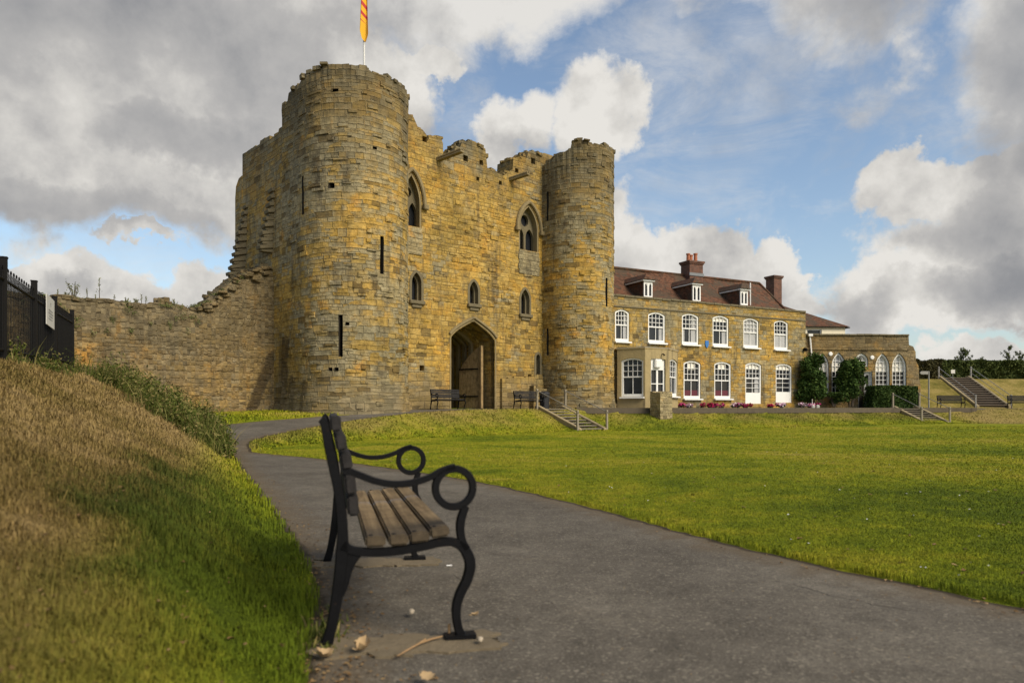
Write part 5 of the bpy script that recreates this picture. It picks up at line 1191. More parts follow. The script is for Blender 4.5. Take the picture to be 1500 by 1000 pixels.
for (px, py) in [(1216.3, 518.3), (1277.3, 523.5)]:
    s, z = wp(px, py); mb = MB(); p = XM @ Vector((s, 0, z)); mb.tube([p, p+WN*.05, p+WN*.07], [.14, .14, .10], 14); mb.build('bulkhead_lamp', M['white'], wing, world=True)
s, z = wp(1185.5, 492); mb = MB(); mb.tube([XM @ Vector((s, -.08, z)), XM @ Vector((s+.10, -.10, wp(1186.5, 519)[1])), XM @ Vector((s+.12, -.1, 0.95))], .06, 8); mb.box(tuple(XM @ Vector((s, -.1, z+.05))), (.3, .25, .16), M=hx); mb.build('downpipe', M['white'], wing, world=True)
# ------------------------------------------------------------------ stub pier
p = at_px(968.5, 37.25); e = tag(empty('stone_pier', (p.x, p.y, 0.25)), 'short square stone pier on the terrace edge in front of the bay door', 'stone pier')
mb = MB(); rz = 0.50
V = []; 
hgt = 1.52; nn = 9; Fc = []
for j in range(9):
    z = hgt*j/8
    for i in range(40):
        a = i/40*4; sd2 = int(a); t = a-sd2; h_ = .41; c4 = [(-h_, -h_), (h_, -h_), (h_, h_), (-h_, h_)]; x0, y0 = c4[sd2]; x1, y1 = c4[(sd2+1) % 4]
        k2 = 1 - .03*j/8 + random.uniform(-.012, .012); V.append(((x0+(x1-x0)*t)*k2, (y0+(y1-y0)*t)*k2, z + (random.uniform(-.04, .04) if j == 8 else 0)))
for j in range(8):
    for i in range(40): Fc.append((j*40+i, j*40+(i+1) % 40, (j+1)*40+(i+1) % 40, (j+1)*40+i))
mb.add(V, Fc); mb.add([(V[320+i]) for i in range(40)] + [(0, 0, hgt+.04)], [(i, (i+1) % 40, 40) for i in range(40)]); pb = mb.build('pier_shaft', M['pier'], e); e.rotation_euler.z = rz
# ------------------------------------------------------------------ garden steps with rails
M['riser'] = ashlar_plain('step_riser_stone', (.075, .06, .042))
def steps(name, label, top, bot, width, zt, zb, n, post_h=1.0, stringer=M['stringer'], tread=M['tread'], post=M['grey_post'], posts=True, rail2=False, wdir=None):
    d = Vector((bot[0]-top[0], bot[1]-top[1], 0)); L = d.length; d.normalize(); s_ = Vector((-d.y, d.x, 0)) if wdir is None else Vector(wdir)
    ang = math.atan2(d.y, d.x); e = tag(empty(name, (bot[0], bot[1], zb), ang), label, 'steps')
    # local frame: x = down the flight from the foot (0) back to -L, y across, z up
    H = zt-zb
    for i in range(n):
        x0 = -L*(i+1)/n; z1 = H*(i+1)/n; mb = MB(); mb.box((-L*(i+.5)/n-.02, 0, z1-.30), (L/n-.02, width-.03, .46)); st = mb.build('riser', M['riser'], e); mb = MB(); mb.box((-L*(i+.5)/n+.02, 0, z1-.03), (L/n+.05, width-.02, .06)); bevel(mb.build('tread', tread, st), .012, 1)
    for sg in (-1, 1):
        mb = MB(); y = sg*(width/2+.09)
        mb.prism([(0.18, -.3), (0.18, .12), (0.0, .20), (-L-.02, H+.16), (-L-.3, H+.16), (-L-.3, -.3)], y-.09, y+.09); bevel(mb.build('stringer', stringer, e), .02, 1)
        if posts:
            tops = []
            for x, z in ((0.10, 0.0), (-L, H)):
                mb = MB(); mb.box((x, y+sg*.14, z+post_h/2-.1), (.10, .10, post_h+.2)); bevel(mb.build('post', post, e), .012, 1); tops.append((x, y+sg*.14, z+post_h-.08))
            mb = MB(); a_, b_2 = Vector(tops[0]), Vector(tops[1]); mb.tube([a_ + (a_-b_2).normalized()*.1, a_, b_2, b_2], .022, 8)
            if rail2: mb.tube([a_-Vector((0, 0, .42)), b_2-Vector((0, 0, .42))], .018, 8)
            mb.build('handrail', M['galv'], e)
    return e
steps('garden_steps', 'nearer flight of garden steps with grey timber posts below the castle gate', (2.02, 36.45), (3.76, 33.85), 1.35, 0.9, -0.16, 8)
steps('garden_steps', 'flight of garden steps down the bank in front of the arched wing', (25.05, 45.2), (25.25, 42.5), 1.3, 0.9, 0.0, 7)
up_s = steps('garden_steps', 'dark upper flight climbing the grass to the hedge at far right', (35.7, 57.35), (35.2, 52.1), 2.0, 3.36, 1.0, 13, post_h=0.9, tread=plain('dark_brick_tread', (.15, .115, .085), .9), post=M['galv'], rail2=True)
# ------------------------------------------------------------------ the cast iron bench
seatM, backM = M['seat_wood'], M['back_wood']
BX = [(-0.001, 0.0)]
def zpt(zx, zy):
    """side-view measurement of the bench end -> metres in the end's own plane"""
    px = 430 + zx/2.632; py = 590 + zy/2.632; k = (px-750)/F; fxv, fyv = BF; t = (k*B_O[1] - B_O[0])/(fxv - k*fyv); d = B_O[1]+t*fyv
    return t, EYE + (597-py)/F*d
B_O = (-0.735, 2.845); BF = (0.968, 0.25)
def strip(mb, pts, w_, th=0.034, n=7):
    """a cast bar following a curve in the end's plane; w_ is its depth in that plane"""
    ws = w_ if hasattr(w_, '__len__') else [w_]*len(pts)
    P3 = catmull([(p[0], p[1], q) for p, q in zip(pts, ws)], n); L1, L2 = [], []
    for i, p in enumerate(P3):
        a_ = P3[max(i-1, 0)]; b_2 = P3[min(i+1, len(P3)-1)]; tx, tz = b_2[0]-a_[0], b_2[1]-a_[1]; l = math.hypot(tx, tz) or 1
        L1.append((p[0]-tz/l*p[2]/2, p[1]+tx/l*p[2]/2)); L2.append((p[0]+tz/l*p[2]/2, p[1]-tx/l*p[2]/2))
    V = []; Fc = []; sec = [(-1, -th/2+.006), (-1, th/2-.006), (-.82, th/2), (.82, th/2), (1, th/2-.006), (1, -th/2+.006), (.82, -th/2), (-.82, -th/2)]
    for a_, b_2 in zip(L1, L2):
        for (k, y) in sec:
            q = (k+1)/2; V.append((a_[0]+(b_2[0]-a_[0])*q, y, a_[1]+(b_2[1]-a_[1])*q))
    for i in range(len(L1)-1):
        for k in range(8): Fc.append((i*8+k, i*8+(k+1) % 8, (i+1)*8+(k+1) % 8, (i+1)*8+k))
    Fc.append(tuple(range(8))[::-1]); Fc.append(tuple((len(L1)-1)*8+k for k in range(8)))
    mb.add(V, Fc)
BL = 1.60
Z_ = lambda *a: [zpt(*p) for p in a]
def bench_end(y):
    mb = MB()
    strip(mb, Z_((104, 62), (119, 80), (136, 165), (155, 250), (172, 330), (184, 420), (189, 500), (187, 570), (179, 660), (163, 770), (146, 860), (124, 943)), [.03, .034, .038, .04, .04, .042, .044, .05, .048, .044, .042, .05])
    strip(mb, Z_((112, 930), (128, 935), (150, 944)), [.03, .045, .02])
    strip(mb, Z_((190, 262), (215, 264), (255, 278), (315, 300), (380, 312), (450, 308), (520, 288), (575, 258), (622, 244)), [.03, .03, .028, .027, .027, .027, .026, .024, .024])
    c = zpt(619, 326); r1 = .079; ring = [(c[0]+r1*math.cos(q*2*math.pi/26), c[1]+r1*math.sin(q*2*math.pi/26)) for q in range(27)]; strip(mb, ring, .030, n=2)
    strip(mb, Z_((664, 396), (652, 425), (643, 460), (643, 500), (652, 535), (668, 560)), [.03, .034, .036, .034, .032, .03])
    strip(mb, Z_((188, 545), (215, 563), (260, 572), (330, 574), (410, 567), (500, 550), (570, 535), (615, 535), (650, 553), (674, 590), (680, 630), (668, 680), (643, 730), (628, 780), (628, 830), (638, 875), (655, 903)), [.05, .035, .034, .034, .035, .036, .036, .036, .042, .046, .044, .042, .040, .038, .036, .036, .04])
    strip(mb, Z_((244, 572), (220, 605), (208, 650), (200, 705), (190, 740)), [.05, .05, .035, .02, .01], th=.026)
    a_, b_2 = zpt(582, 915), zpt(700, 908)
    mb.box(((a_[0]+b_2[0])/2, 0, a_[1]+.012), (b_2[0]-a_[0], .06, .026))
    o = mb.build('cast_iron_end', M['cast_iron'], None); o.location = (0, y, 0); return o
def make_bench(name, label, cat, group, slat_mat, back_mat):
    e = empty(name, (0, 0, 0)); tag(e, label, cat, group)
    for y in (0.0, BL): o = bench_end(y); o.parent = e
    for i, (zx, zy, ang, hgt) in enumerate([(154, 80, .10, .062), (175, 153, .12, .062), (196, 225, .14, .064), (211, 313, .10, .080), (221, 396, .04, .078)]):
        t, z = zpt(zx, zy); mb = MB(); mb.box((0, BL/2, 0), (.044, BL+.05, hgt)); o = bevel(mb.build('back_slat', back_mat, e), .008, 2); o.location = (t+.008, 0, z); o.rotation_euler = (0, -ang, 0)
    for i, (zx, zy, ang, wd) in enumerate([(315, 527, -.02, .082), (404, 521, .03, .080), (484, 509, .07, .080), (561, 490, .10, .080)]):
        t, z = zpt(zx, zy); mb = MB(); mb.box((0, BL/2, 0), (wd, BL+.05, .044)); o = bevel(mb.build('seat_slat', slat_mat, e), .008, 2); o.location = (t, 0, z-.004); o.rotation_euler = (0, -ang, 0)
        for yy in (.0, BL):
            for dx_ in (-.018,): q = MB(); q.tube([(dx_, yy, .020), (dx_, yy, .0255), (dx_, yy, .027)], [.010, .008, .003], 10); q.build('bolt_head', M['cast_iron'], o)
    t, z = zpt(404, 560); mb = MB(); mb.box((t, BL/2, z-.005), (.03, BL-.03, .012)); mb.build('tie_bar', M['black_iron'], e)
    return e
def place(o, origin, facing):
    o.location = (*origin[:2], origin[2] if len(origin) > 2 else 0.0); o.rotation_euler = (0, 0, math.atan2(facing[1], facing[0]))
b1 = make_bench('park_bench', 'black cast iron bench with worn brown slats beside the path, largest and nearest', 'bench', 'iron and timber benches', seatM, backM); place(b1, (*B_O, 0.0), BF)
b2 = make_bench('park_bench', 'dark bench against the castle wall left of the gateway', 'bench', 'iron and timber benches', M['old_wood'], M['old_wood'])
def seat_at(o, px, d, facing, z):
    """stand the copy with the middle of its back near a measured spot"""
    f = Vector((*facing, 0)).normalized(); l = Vector((-f.y, f.x, 0)); p = at_px(px, d) - l*(BL/2); o.location = (p.x, p.y, z); o.rotation_euler = (0, 0, math.atan2(f.y, f.x))
seat_at(b2, 651, 33.55, (N.x, N.y), 0.9)
def again(label, *a):
    c = copy_tree(b2); c['label'] = label; seat_at(c, *a); return c
again('dark bench between the gateway and the right drum tower', 769, 37.0, (N.x, N.y), 0.9)
again('dark bench at the foot of the grass below the hedge, left of the far steps', 1390, 50.3, (-0.1, -1), 0.9)
again('dark bench at the right edge of the photo below the hedge', 1493, 50.5, (-0.1, -1), 0.9)
# concrete pads, broken fixing, twig, leaf, pebbles
fd = Vector((*BF, 0)).normalized(); ld = Vector((-fd.y, fd.x, 0)); bo_ = Vector((*B_O, 0))
for y, nm in ((0.0, 'slab'), (BL, 'slab')):
    mb = MB(); r = random.Random(int(y*10)+3); out2 = []
    for k in range(60):
        a = 2*math.pi*k/60; q = max(abs(math.cos(a)), abs(math.sin(a))); rx = .37*math.cos(a)/q; ry = .115*math.sin(a)/q; out2.append((.31+rx+r.uniform(-.04, .04), ry+r.uniform(-.028, .028)))
    base = bo_ + ld*y; pts = [base + fd*a + ld*b - ld*.03 for a, b in out2]; zz = height(np.array([p.x for p in pts]), np.array([p.y for p in pts]))
    n_ = len(pts); V = [(p.x, p.y, float(z)+.010) for p, z in zip(pts, zz)] + [(base + fd*.32).to_tuple()[:2] + (float(height(np.array([base.x]), np.array([base.y]))[0])-.001,)] + [(p.x, p.y, -.08) for p in pts]
    mb.add(V, [(i, (i+1) % n_, n_) for i in range(n_)] + [(n_+1+i, n_+1+(i+1) % n_, (i+1) % n_, i) for i in range(n_)]); tag(mb.build('concrete_slab', M['concrete'], None), 'worn concrete pad let into the asphalt under a bench foot', None, kind='structure')
def spot(px, py, z=0.0):
    d = (EYE-z)*F/(py-597); return Vector(((px-750)/F*d, d, z))
e = tag(empty('bolt', tuple(spot(658, 934, -.015))), 'rusty upright fixing bolt beside the near front foot of the bench', 'bolt'); mb = MB(); mb.tube([(0, 0, -.02), (0, 0, .06)], .006, 8); mb.tube([(0, 0, .0), (0, 0, .012)], .014, 6); mb.build('shank', M['twig'], e)
P = [spot(582, 962), spot(597, 953), spot(615, 943), spot(632, 937), spot(648, 933)]
mb = MB(); mb.tube([tuple(p+Vector((0, 0, .005))) for p in P], [.0025, .004, .0042, .0045, .003], 6); mb.tube([tuple(P[2]+Vector((0, 0, .008))), tuple(P[2]+Vector((.02, .03, .012)))], .003, 5)
tag(mb.build('twig', M['twig'], None), 'curved dead twig lying by the near front foot of the bench', 'twig')
def leafobj(p, size, label, cat='leaf', rz=0.0, curl=0.5, name='dry_leaf'):
    mb = MB(); n = 8; V = []; Fc = []
    for j in range(n+1):
        t = j/n; wd = size*.42*math.sin(math.pi*min(1, t*.93+.04))**.7*(1+.22*math.sin(t*19))
        for i in range(5):
            s = i/2-1; V.append(((t-.5)*size, s*wd, size*curl*(s*s*.55 + (t-.5)**2*1.2) + random.uniform(0, .004)))
    for j in range(n):
        for i in range(4): Fc.append((j*5+i, (j+1)*5+i, (j+1)*5+i+1, j*5+i+1))
    mb.add(V, Fc); mb.tube([(-size*.5, 0, size*curl*.3), (-size*.75, .01, size*curl*.5)], .0025, 5)
    o = mb.build(name, M['dry_leaf'], None, smooth=True); o.location = p; o.rotation_euler = (random.uniform(-.2, .2), random.uniform(-.2, .2), rz); return tag(o, label, cat)
leafobj(spot(529, 956)+Vector((0, 0, .012)), .068, 'large curled tan leaf right of the near rear foot of the bench', rz=1.2, curl=.8)
leafobj(spot(474, 967)+Vector((0, 0, .012)), .06, 'small brown leaf in the grass left of the near rear bench foot', rz=.3, curl=.7)
leafobj(spot(627, 996)+Vector((0, 0, .006)), .06, 'narrow tan leaf at the bottom edge of the photo', rz=-.5, curl=.3)
leafobj(spot(696, 903)+Vector((0, 0, .006)), .035, 'tiny tan leaf on the asphalt right of the bench front leg', rz=.4, curl=.5)
def pebble(p, r, label, m=M['pebble'], name='pebble'):
    bm = bmesh.new(); bmesh.ops.create_icosphere(bm, subdivisions=3, radius=r)
    rr = random.Random(int(r*1e5))
    for v in bm.verts: v.co *= 1+.16*math.sin(v.co.x/r*2.3+r*90)+.1*math.sin(v.co.y/r*3.1+v.co.z/r*2); v.co.z *= .68
    me = bpy.data.meshes.new(name); bm.to_mesh(me); bm.free(); me.materials.append(m); me.polygons.foreach_set("use_smooth", [True]*len(me.polygons)); o = bpy.data.objects.new(name, me); col.objects.link(o); o.location = p+Vector((0, 0, r*.45)); return tag(o, label, 'pebble')
pebble(spot(602.5, 897.5), .016, 'pale pebble on the asphalt under the bench seat')
pebble(spot(703, 938), .014, 'flat pale stone touching the near front bench foot')
mb = MB(); p = spot(658, 829); mb.box((p.x, p.y, .006), (.035, .012, .006), .2); tag(bevel(mb.build('paper_scrap', M['white'], None), .002, 1), 'small white scrap of paper on the path behind the bench leg', 'litter')
# ------------------------------------------------------------------ leaf litter and clods along the path edges
def flakes(name, pts, smin, smax, m, label, rise=.01):
    n = len(pts); z = height(pts[:, 0], pts[:, 1]) + .006; a = rng.random(n)*6.283; s = rng.uniform(smin, smax, n); ca, sa = np.cos(a), np.sin(a)
    V = np.empty((n, 6, 3)); L = [(-.5, 0), (-.1, .33), (.35, .25), (.55, 0), (.3, -.28), (-.15, -.3)]
    for j, (u_, v_) in enumerate(L): V[:, j] = np.stack([pts[:, 0]+(u_*ca-v_*sa)*s, pts[:, 1]+(u_*sa+v_*ca)*s, z + rng.random(n)*s*.35], 1)
    k = np.arange(n)*6; T3 = np.concatenate([np.stack([k, k+i, k+i+1], 1) for i in range(1, 5)])
    return tag(raw_mesh(name, V.reshape(-1, 3), T3, m, {'rnd': np.repeat(rng.random(n), 6)}), label, None, kind='stuff')
x, y = scatter(15000, 1.8, 16, -.6, .05, .4); t = hill_t(x, y); k = (t < .25) & (t > -.9) & (rng.random(len(t)) < np.exp(-((t+.06)/.20)**2)); A1 = np.stack([x[k], y[k]], 1)
x, y = scatter(9000, 3.0, 16, -.3, .9, .2); sd = path_sd(x, y); t = hill_t(x, y); k = (t < -.6) & (np.abs(sd-.06) < .14) & (rng.random(len(t)) < .55); A2 = np.stack([x[k], y[k]], 1)
x, y = scatter(900, 1.6, 12, -.6, .8, .2); k = path_sd(x, y) > 0; A3 = np.stack([x[k], y[k]], 1)
x, y = scatter(480, 1.3, 12, -.75, -.05, .3); t = hill_t(x, y); k = (t > 0) & (t < 4); A4 = np.stack([x[k], y[k]], 1)
flakes('leaf_litter', np.concatenate([A1, A2]), .004, .024, M['litter'], 'crumbs of dead leaf and grit along the path edges')
flakes('path_crumbs', A3, .003, .011, M['litter'], 'specks of leaf scattered on the open asphalt')
o = flakes('bank_leaves', A4, .012, .034, M['litter'], 'dead leaves lying in the dry bank grass')
for v in o.data.vertices: v.co.z += .035
# ------------------------------------------------------------------ black bow-top railings on the bank
RA, RB = Vector((-7.45, 10.3, 0)), Vector((-11.75, 19.0, 0)); rd = (RB-RA).normalized()
fence = tag(empty('bow_top_railing', (RA.x, RA.y, float(height(np.array([RA.x]), np.array([RA.y]))[0]))), 'black iron bow-top railing on the crest of the dry bank', 'railing')
Lf = (RB-RA).length; 
def hz1(p): return float(height(np.array([p.x]), np.array([p.y]), False)[0])
posts = [-6.0, -3.4] + [on_plane(RA, rd, q, 500)[0] for q in (5, 50, 80, 105.5)]; Lf = posts[-1]
fz = lambda q: 1.66 + (2.02-1.66)*q/Lf
for q in posts:
    p = RA+rd*q; mb = MB(); mb.box((p.x, p.y, fz(q)+.65), (.095, .095, 1.74), math.atan2(rd.y, rd.x)); mb.box((p.x, p.y, fz(q)+1.53), (.11, .11, .02), math.atan2(rd.y, rd.x)); mb.build('fence_post', M['black_rail'], fence, world=True)
bars = 0
for q0, q1 in zip(posts[:-1], posts[1:]):
    mb = MB(); a = RA+rd*q0; b = RA+rd*q1
    for h in (0.14, 1.20): mb.tube([(a.x, a.y, fz(q0)+h), (b.x, b.y, fz(q1)+h)], .024, 6)
    n = int((q1-q0)/.115); n -= n % 2
    for i in range(1, n, 2):
        loop = []
        for k_ in range(13):
            if k_ == 0: u_, z_ = 0, .08
            elif k_ == 12: u_, z_ = 1, .08
            else: a2 = math.pi*(k_-1)/10; u_, z_ = .5-.5*math.cos(a2), 1.30+.10*math.sin(a2)
            qq = q0 + (q1-q0)*(i-.5+u_)/n; p = RA+rd*qq; loop.append((p.x, p.y, fz(qq)+z_))
        mb.tube(loop, .0082, 5)
    mb.build('railing_panel', M['black_rail'], fence, world=True)
q0, z0 = on_plane(RA, rd, 62.5, 435); q1, z1 = on_plane(RA, rd, 74.5, 478); nrm = Vector((rd.y, -rd.x, 0))
c = RA+rd*((q0+q1)/2)+nrm*.06; e = tag(empty('notice_sign', (c.x, c.y, 2.7), math.atan2(rd.y, rd.x)), 'white notice board fixed to the black railing', 'sign')
zc = EYE + (597-457)/F*c.y; e.location.z = zc; wS, hS = q1-q0, .62
mb = MB(); mb.box((0, 0, 0), (wS, .012, hS)); bevel(mb.build('board', M['sign_white'], e), .003, 1)
mb = MB()
for (cx_, cz_, w_, h_) in [(0, .17, .09, .03), (0, .13, .05, .05), (-.02, .02, .5, .035), (0, -.04, .58, .04), (.02, -.10, .42, .035), (-.03, -.16, .5, .02)]:
    n = max(1, int(w_/.06)); 
    for i in range(n): mb.box((cx_*wS+(i-(n-1)/2)*w_*wS/n, -.0085, cz_), (w_*wS/n*.72, .004, h_*random.uniform(.7, 1)))
mb.build('lettering', M['sign_ink'], e)
# litter bin, signpost, stones on the bank
p = at_px(797.5, 37.4); e = tag(empty('litter_bin', (p.x, p.y, .9)), 'dark litter bin beside the right hand gate bench', 'litter bin')
mb = MB(); mb.tube([(0, 0, 0), (0, 0, .75)], [.24, .27], 16); mb.tube([(0, 0, .76), (0, 0, .84), (0, 0, .92)], [.29, .28, .16], 16); bevel(mb.build('bin_body', M['bin'], e), .01, 1); mb = MB(); mb.box((0, -.28, .66), (.26, .03, .11)); mb.build('slot', M['dark'], e)
p = at_px(1360.5, 45.9); zp_ = .9; e = tag(empty('signpost', (p.x, p.y, zp_)), 'slim grey fingerpost at the head of the right hand bank steps', 'signpost')
hP = EYE+(597-543.5)/F*p.y - zp_; mb = MB(); mb.tube([(0, 0, -.1), (0, 0, hP)], .045, 10); mb.build('post', M['galv'], e); mb = MB(); mb.prism([(-.5, hP-.2), (-.58, hP-.1), (-.5, hP), (-.03, hP), (-.03, hP-.2)], -.02, .02); mb.build('finger_board', M['galv'], e)
p = at_px(1396, 59.2); e = tag(empty('path_sign', (p.x, p.y, 3.2)), 'small white sign by the top of the far steps before the hedge', 'sign'); zc = EYE+(597-544)/F*p.y-3.2
mb = MB(); mb.tube([(0, 0.03, -.2), (0, 0.03, zc)], .025, 8); mb.build('post', M['galv'], e); mb = MB(); mb.box((0, 0, zc), (.33, .02, .3)); mb.build('board', M['sign_white'], e)
for px, lab in ((1191.3, 'left one of two pale marker blocks on the terrace bank'), (1198, 'right one of two pale marker blocks on the terrace bank')):
    p = at_px(px, 42.0); z = float(height(np.array([p.x]), np.array([p.y]))[0]); e = tag(empty('marker_block', (p.x, p.y, z)), lab, 'marker block'); mb = MB(); mb.box((0, 0, .09), (.17, .12, .24), M=Matrix.Rotation(.25, 3, 'X')); bevel(mb.build('block', M['sign_white'], e), .02, 2)
# ------------------------------------------------------------------ shrubs, hedges, flowers
def leaf_cloud(name, blobs, n, size, m, parent=None, surf=.75, seed=1, sq=.5):
    """many separate leaf faces spread through lumpy volumes"""
    r = np.random.default_rng(seed); bl = np.array(blobs); vol = (bl[:, 3]*bl[:, 4]*bl[:, 5])**.67; pick = r.choice(len(bl), n, p=vol/vol.sum()); B = bl[pick]
    d = r.normal(size=(n, 3)); d /= np.linalg.norm(d, axis=1)[:, None]; rad = (surf + (1-surf)*r.random(n))*(.8+.35*r.random(n)); c = B[:, :3] + d*B[:, 3:6]*rad[:, None]
    nrm = d + r.normal(0, .7, (n, 3)); nrm /= np.linalg.norm(nrm, axis=1)[:, None]; t = np.cross(nrm, r.normal(size=(n, 3))); t /= np.linalg.norm(t, axis=1)[:, None]; b = np.cross(nrm, t)
    s = size*(.6+.8*r.random(n))[:, None]; V = np.stack([c-t*s, c+b*s*sq, c+t*s, c-b*s*sq], 1).reshape(-1, 3); k = np.arange(n)*4
    T3 = np.concatenate([np.stack([k, k+1, k+2], 1), np.stack([k, k+2, k+3], 1)])
    return raw_mesh(name, V, T3, m, {'rnd': np.repeat(np.clip(r.normal(.5, .27, n), 0, 1), 4)}, parent=parent)
def shrub(name, label, cat, px0, px1, y0, y1, d, n, size, m, lumps=14, seed=1, group=None, depth=.6, core=True, sq=.5):
    a, b = at_px(px0, d), at_px(px1, d); zt, zb = EYE+(597-y0)/F*d, max(.9, EYE+(597-y1)/F*d); c = (a+b)/2; e = tag(empty(name, (c.x, c.y, zb)), label, cat, group); r = random.Random(seed); w_ = (b-a).length; h = zt-zb; bl = []
    for i in range(lumps):
        u_ = r.uniform(-.5, .5); v_ = r.random()**.8; k_ = 1-.55*abs(v_-.45)**1.5*2
        bl.append((u_*w_*.72*k_, r.uniform(-.5, .35)*depth, h*(.12+.76*v_), w_*r.uniform(.16, .27), depth*r.uniform(.4, .6), h*r.uniform(.10, .2)))
    leaf_cloud('foliage', bl, n, size, m, e, .55, seed, sq)
    mb = MB()
    for i in range(5): x = r.uniform(-.15, .15)*w_; mb.tube([(x*.5, 0, -.1), (x, .05, h*.3), (x*1.6+r.uniform(-.1, .1), 0, h*.75)], [.05, .035, .012], 6)
    mb.build('trunk', M['bark'], e); return e
shrub('climbing_shrub', 'dark green climbing shrub on the corner where house meets wing', 'shrub', 1166, 1212, 517, 593, 46.6, 9500, .085, M['leaf_dark'], 30, 3, depth=.8)
shrub('climbing_shrub', 'dark climbing shrub between the second and third pointed windows', 'shrub', 1225, 1268, 525, 593, 47.9, 9500, .085, M['leaf_dark'], 30, 5, depth=.7)
shrub('low_shrub', 'low loose shrub filling the gap between the two tall climbers', 'shrub', 1205, 1238, 574, 593, 47.8, 1500, .07, M['leaf_hedge'], 9, 6, depth=.6)
def box_hedge(name, label, a, b, z0, z1, thick, n, size, m, seed=2, wob=.06):
    u_ = (b-a).normalized(); L = (b-a).length; e = tag(empty(name, (a.x, a.y, z0), math.atan2(u_.y, u_.x)), label, 'hedge'); r = np.random.default_rng(seed); h = z1-z0
    q = r.random(n); P = np.stack([r.uniform(0, L, n), r.uniform(0, thick, n), r.uniform(0, h, n)], 1)
    f = q < .5; P[f, 1] = np.abs(r.normal(0, .07, f.sum())); f = (q >= .5) & (q < .8); P[f, 2] = h - np.abs(r.normal(0, .06, f.sum())); f = (q >= .8) & (q < .87); P[f, 0] = np.abs(r.normal(0, .06, f.sum())); f = (q >= .87) & (q < .93); P[f, 0] = L-np.abs(r.normal(0, .06, f.sum()))
    P[:, 2] *= 1 + wob*(np.sin(P[:, 0]*2.1+seed)+.7*np.sin(P[:, 0]*5.3)); P[:, 1] += .10*np.sin(P[:, 0]*2.7+P[:, 2]*3)
    d = r.normal(size=(n, 3)); d /= np.linalg.norm(d, axis=1)[:, None]; t = np.cross(d, r.normal(size=(n, 3))); t /= np.linalg.norm(t, axis=1)[:, None]; bb = np.cross(d, t); s = size*(.6+.8*r.random(n))[:, None]
    V = np.stack([P-t*s, P+bb*s*.55, P+t*s, P-bb*s*.55], 1).reshape(-1, 3); k = np.arange(n)*4; T3 = np.concatenate([np.stack([k, k+1, k+2], 1), np.stack([k, k+2, k+3], 1)])
    raw_mesh('foliage', V, T3, m, {'rnd': np.repeat(np.clip(r.normal(.5, .25, n), 0, 1), 4)}, parent=e)
    mb = MB(); nx_ = max(4, int(L/.5)); V = []; Fc = []
    for i in range(nx_+1):
        for (yy, zz) in ((.16, 0), (.16, h*.88), (thick-.16, h*.88), (thick-.16, 0)): V.append((.12+(L-.24)*i/nx_, yy+random.uniform(-.05, .05), zz*(1+wob*math.sin(i*1.05+seed))+random.uniform(-.05, .03)))
    for i in range(nx_):
        for k in range(3): Fc.append((i*4+k, i*4+k+1, i*4+k+5, i*4+k+4))
    mb.add(V, Fc); mb.build('inner_growth', m, e)
    mb = MB(); i = .3
    while i < L: mb.tube([(i, thick*.5, -.1), (i+.05, thick*.5, h*.8)], [.03, .015], 5); i += .7
    mb.build('stems', M['bark'], e); return e
box_hedge('clipped_hedge', 'low clipped green hedge under the two right hand pointed windows', at_px(1281, 47.4), at_px(1347, 48.4), .9, EYE+(597-565)/F*47.6, 1.0, 9000, .07, M['leaf_hedge'], 4, .02)
box_hedge('boundary_hedge', 'long dark hedge along the top of the far grass bank', at_px(1375, 61.0), at_px(1640, 62.0), 3.1, 5.0, 1.6, 16000, .12, M['leaf_far'], 6, .035)
box_hedge('rough_hedge', 'browner rough hedge at the left end of the dark boundary hedge', at_px(1338, 58.5), at_px(1381, 59.0), 2.0, 4.85, 1.4, 5000, .11, M['leaf_weed'] if False else leafmat('olive_hedge_leaves', (.03, .03, .012), (.06, .055, .02), (.10, .085, .035)), 8, .03)
def sapling(px, ytop, d, label, seed, bush):
    p = at_px(px, d); h = EYE+(597-ytop)/F*d-3.2; e = tag(empty('young_tree', (p.x, p.y, 3.2)), label, 'tree', 'young trees above the far hedge'); r = random.Random(seed); mb = MB(); mb.tube([(0, 0, -.2), (.03, 0, h*.5), (0, 0, h)], [.06, .04, .008], 6); V = []
    tips = []
    for i in range(bush):
        z = h*r.uniform(.35, .92); a = r.uniform(0, 6.28); L = h*r.uniform(.16, .36)*(1.15-z/h); q = Vector((math.cos(a)*L, math.sin(a)*L, L*1.3)); mb.tube([(0, 0, z), tuple(Vector((0, 0, z))+q*.6), tuple(Vector((0, 0, z))+q)], [.02, .012, .005], 5); tips += [Vector((0, 0, z))+q*k_ for k_ in (.5, .75, 1)]
    tips += [Vector((0, 0, h*k_)) for k_ in (.7, .8, .9, .97)]
    mb.build('trunk', M['bark'], e); leaf_cloud('crown', [(t.x, t.y, t.z, .13, .13, .15) for t in tips], 26*len(tips), .05, M['leaf_far'], e, .2, seed)
for i, a in enumerate([(1411, 508, 64, 'bushy young tree standing above the hedge left of the far steps', 1, 26), (1478, 507, 65, 'thin upright young tree above the hedge near the right edge', 2, 12), (1494, 513, 66, 'spindly young tree at the right edge above the hedge', 3, 14), (1462, 530, 65, 'short sprig of a tree left of the thin upright one', 4, 8), (1437, 524, 66, 'small twiggy tree above the hedge right of the bushy one', 5, 10)]): sapling(*a)
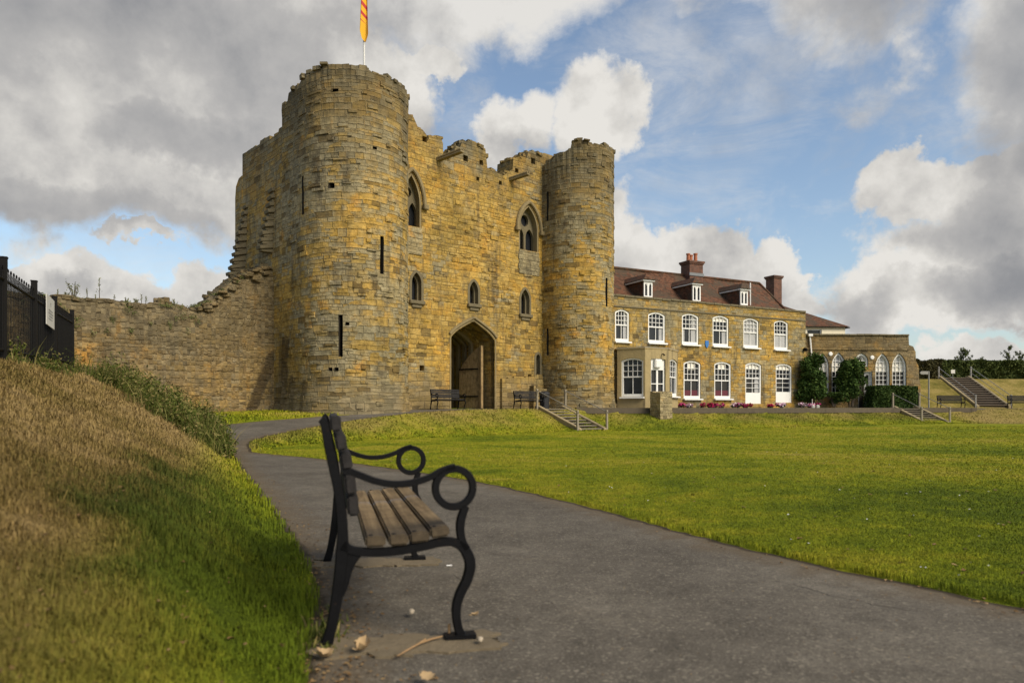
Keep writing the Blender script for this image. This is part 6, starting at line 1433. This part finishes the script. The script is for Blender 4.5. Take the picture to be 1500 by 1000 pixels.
def petunias(px0, px1, d, label, mats, seed):
    a, b = at_px(px0, d), at_px(px1, d); c = (a+b)/2; e = tag(empty('flower_clump', (c.x, c.y, .9)), label, 'flowers', 'petunia clumps along the house wall'); w_ = (b-a).length; r = random.Random(seed)
    bl = [(r.uniform(-.45, .45)*w_, r.uniform(-.1, .1), r.uniform(.08, .22), .17, .15, .10) for _ in range(max(4, int(w_*7)))]
    leaf_cloud('leaves', bl, int(420*w_), .05, M['leaf_hedge'], e, .4, seed)
    k = 3
    for j, mm in enumerate(mats):
        sub = [q for q in bl if r.random() < .7] or bl
        lo, hi = -.5+j/len(mats)-.12, -.5+(j+1)/len(mats)+.12; sub = [q for q in bl if lo*w_ <= q[0] <= hi*w_] or bl[:2]
        leaf_cloud('petals', [(q[0], q[1]-.04, q[2]+.07, q[3]*1.05, q[4]*1.1, q[5]) for q in sub], int(300*w_/len(mats)*1.2), .042, M[mm], e, .8, seed+j, .9)
for a in [(996, 1015, 42.2, 'magenta and white petunias below the first sash window right of the bay', ['petal_pink', 'petal_pale'], 1), (1026, 1060, 42.9, 'widest crimson petunia clump between the two rose lit windows', ['petal_red', 'petal_red', 'petal_pink'], 2), (1072, 1105, 43.8, 'pale then pink petunias in front of the first garden door', ['petal_pale', 'petal_pink', 'petal_red'], 3), (1121, 1151, 44.9, 'pinkish red petunias between the two garden doors', ['petal_red', 'petal_pale'], 4), (1170, 1202, 46.0, 'pink petunias at the foot of the corner climbing shrub', ['petal_pale', 'petal_pink'], 5)]: petunias(*a)
# weeds at the bench foot
x = np.concatenate([rng.normal(-.80, .05, 260), rng.normal(-.72, .02, 60)]); y = np.concatenate([rng.normal(2.95, .12, 260), rng.normal(2.78, .03, 60)])
tall('edge_weeds', x, y, .04, .13, .006, 'green weeds growing round the near rear foot of the bench')

# broad leaved weeds tangled through the rank grass
x, y = SHOULDER; pick = rng.choice(len(x), 210, replace=False); x, y = x[pick], y[pick]; z = height(x, y); hh = rng.uniform(.05, .32, len(x))*np.where(y > 15.2, 1.7, 1.0)
tag(leaf_cloud('leafy_weeds', [(a, b, c+h*.9, .16+h*.3, .16+h*.3, h) for a, b, c, h in zip(x, y, z, hh)], 22000, .042, M['leaf_tall'], None, .3, 77, .33), 'leafy weeds tangled in the long grass on the bank shoulder', None, kind='stuff')

# moss and small weeds along the top of the curtain wall, daisies and stray leaves on the lawn
bl = []
for i in range(95):
    xx = rng.uniform(0.4, 15); zt = np.interp(xx, [0, 1.3, 2.06, 2.8, 3.5, 15], [7.0, 6.5, 5.9, 5.2, 4.97, 4.9]); p = CM @ Vector((xx, rng.uniform(.12, .7), zt+.02)); bl.append((p.x, p.y, p.z, rng.uniform(.08, .3), rng.uniform(.08, .2), rng.uniform(.03, .15)))
for i in range(26):
    xx = rng.uniform(3.0, 11); p = CM @ Vector((xx, -.02, rng.uniform(3.6, 4.75))); bl.append((p.x, p.y, p.z, rng.uniform(.1, .25), .08, rng.uniform(.08, .22)))
tag(leaf_cloud('wall_top_growth', bl, 5200, .035, M['leaf_weed'], None, .4, 15, .4), 'moss and small weeds growing along the top of the curtain wall', None, kind='stuff')
x, y = scatter(320, 4, 22, -.3, .75, .3); sd = path_sd(x, y); k = (sd < -.2) & (hill_t(x, y) < -.5) & (~inside(TERR, x, y)); D1 = np.stack([x[k], y[k]], 1)
o = flakes('daisies', D1[::2], .014, .03, leafmat('daisy_petals', (.45, .45, .42), (.6, .6, .56), (.7, .7, .65)), 'daisies dotted over the lawn'); 
for v in o.data.vertices: v.co.z += .02
o = flakes('lawn_leaves', D1[1::2], .02, .05, M['litter'], 'stray dead leaves on the lawn')
for v in o.data.vertices: v.co.z += .02
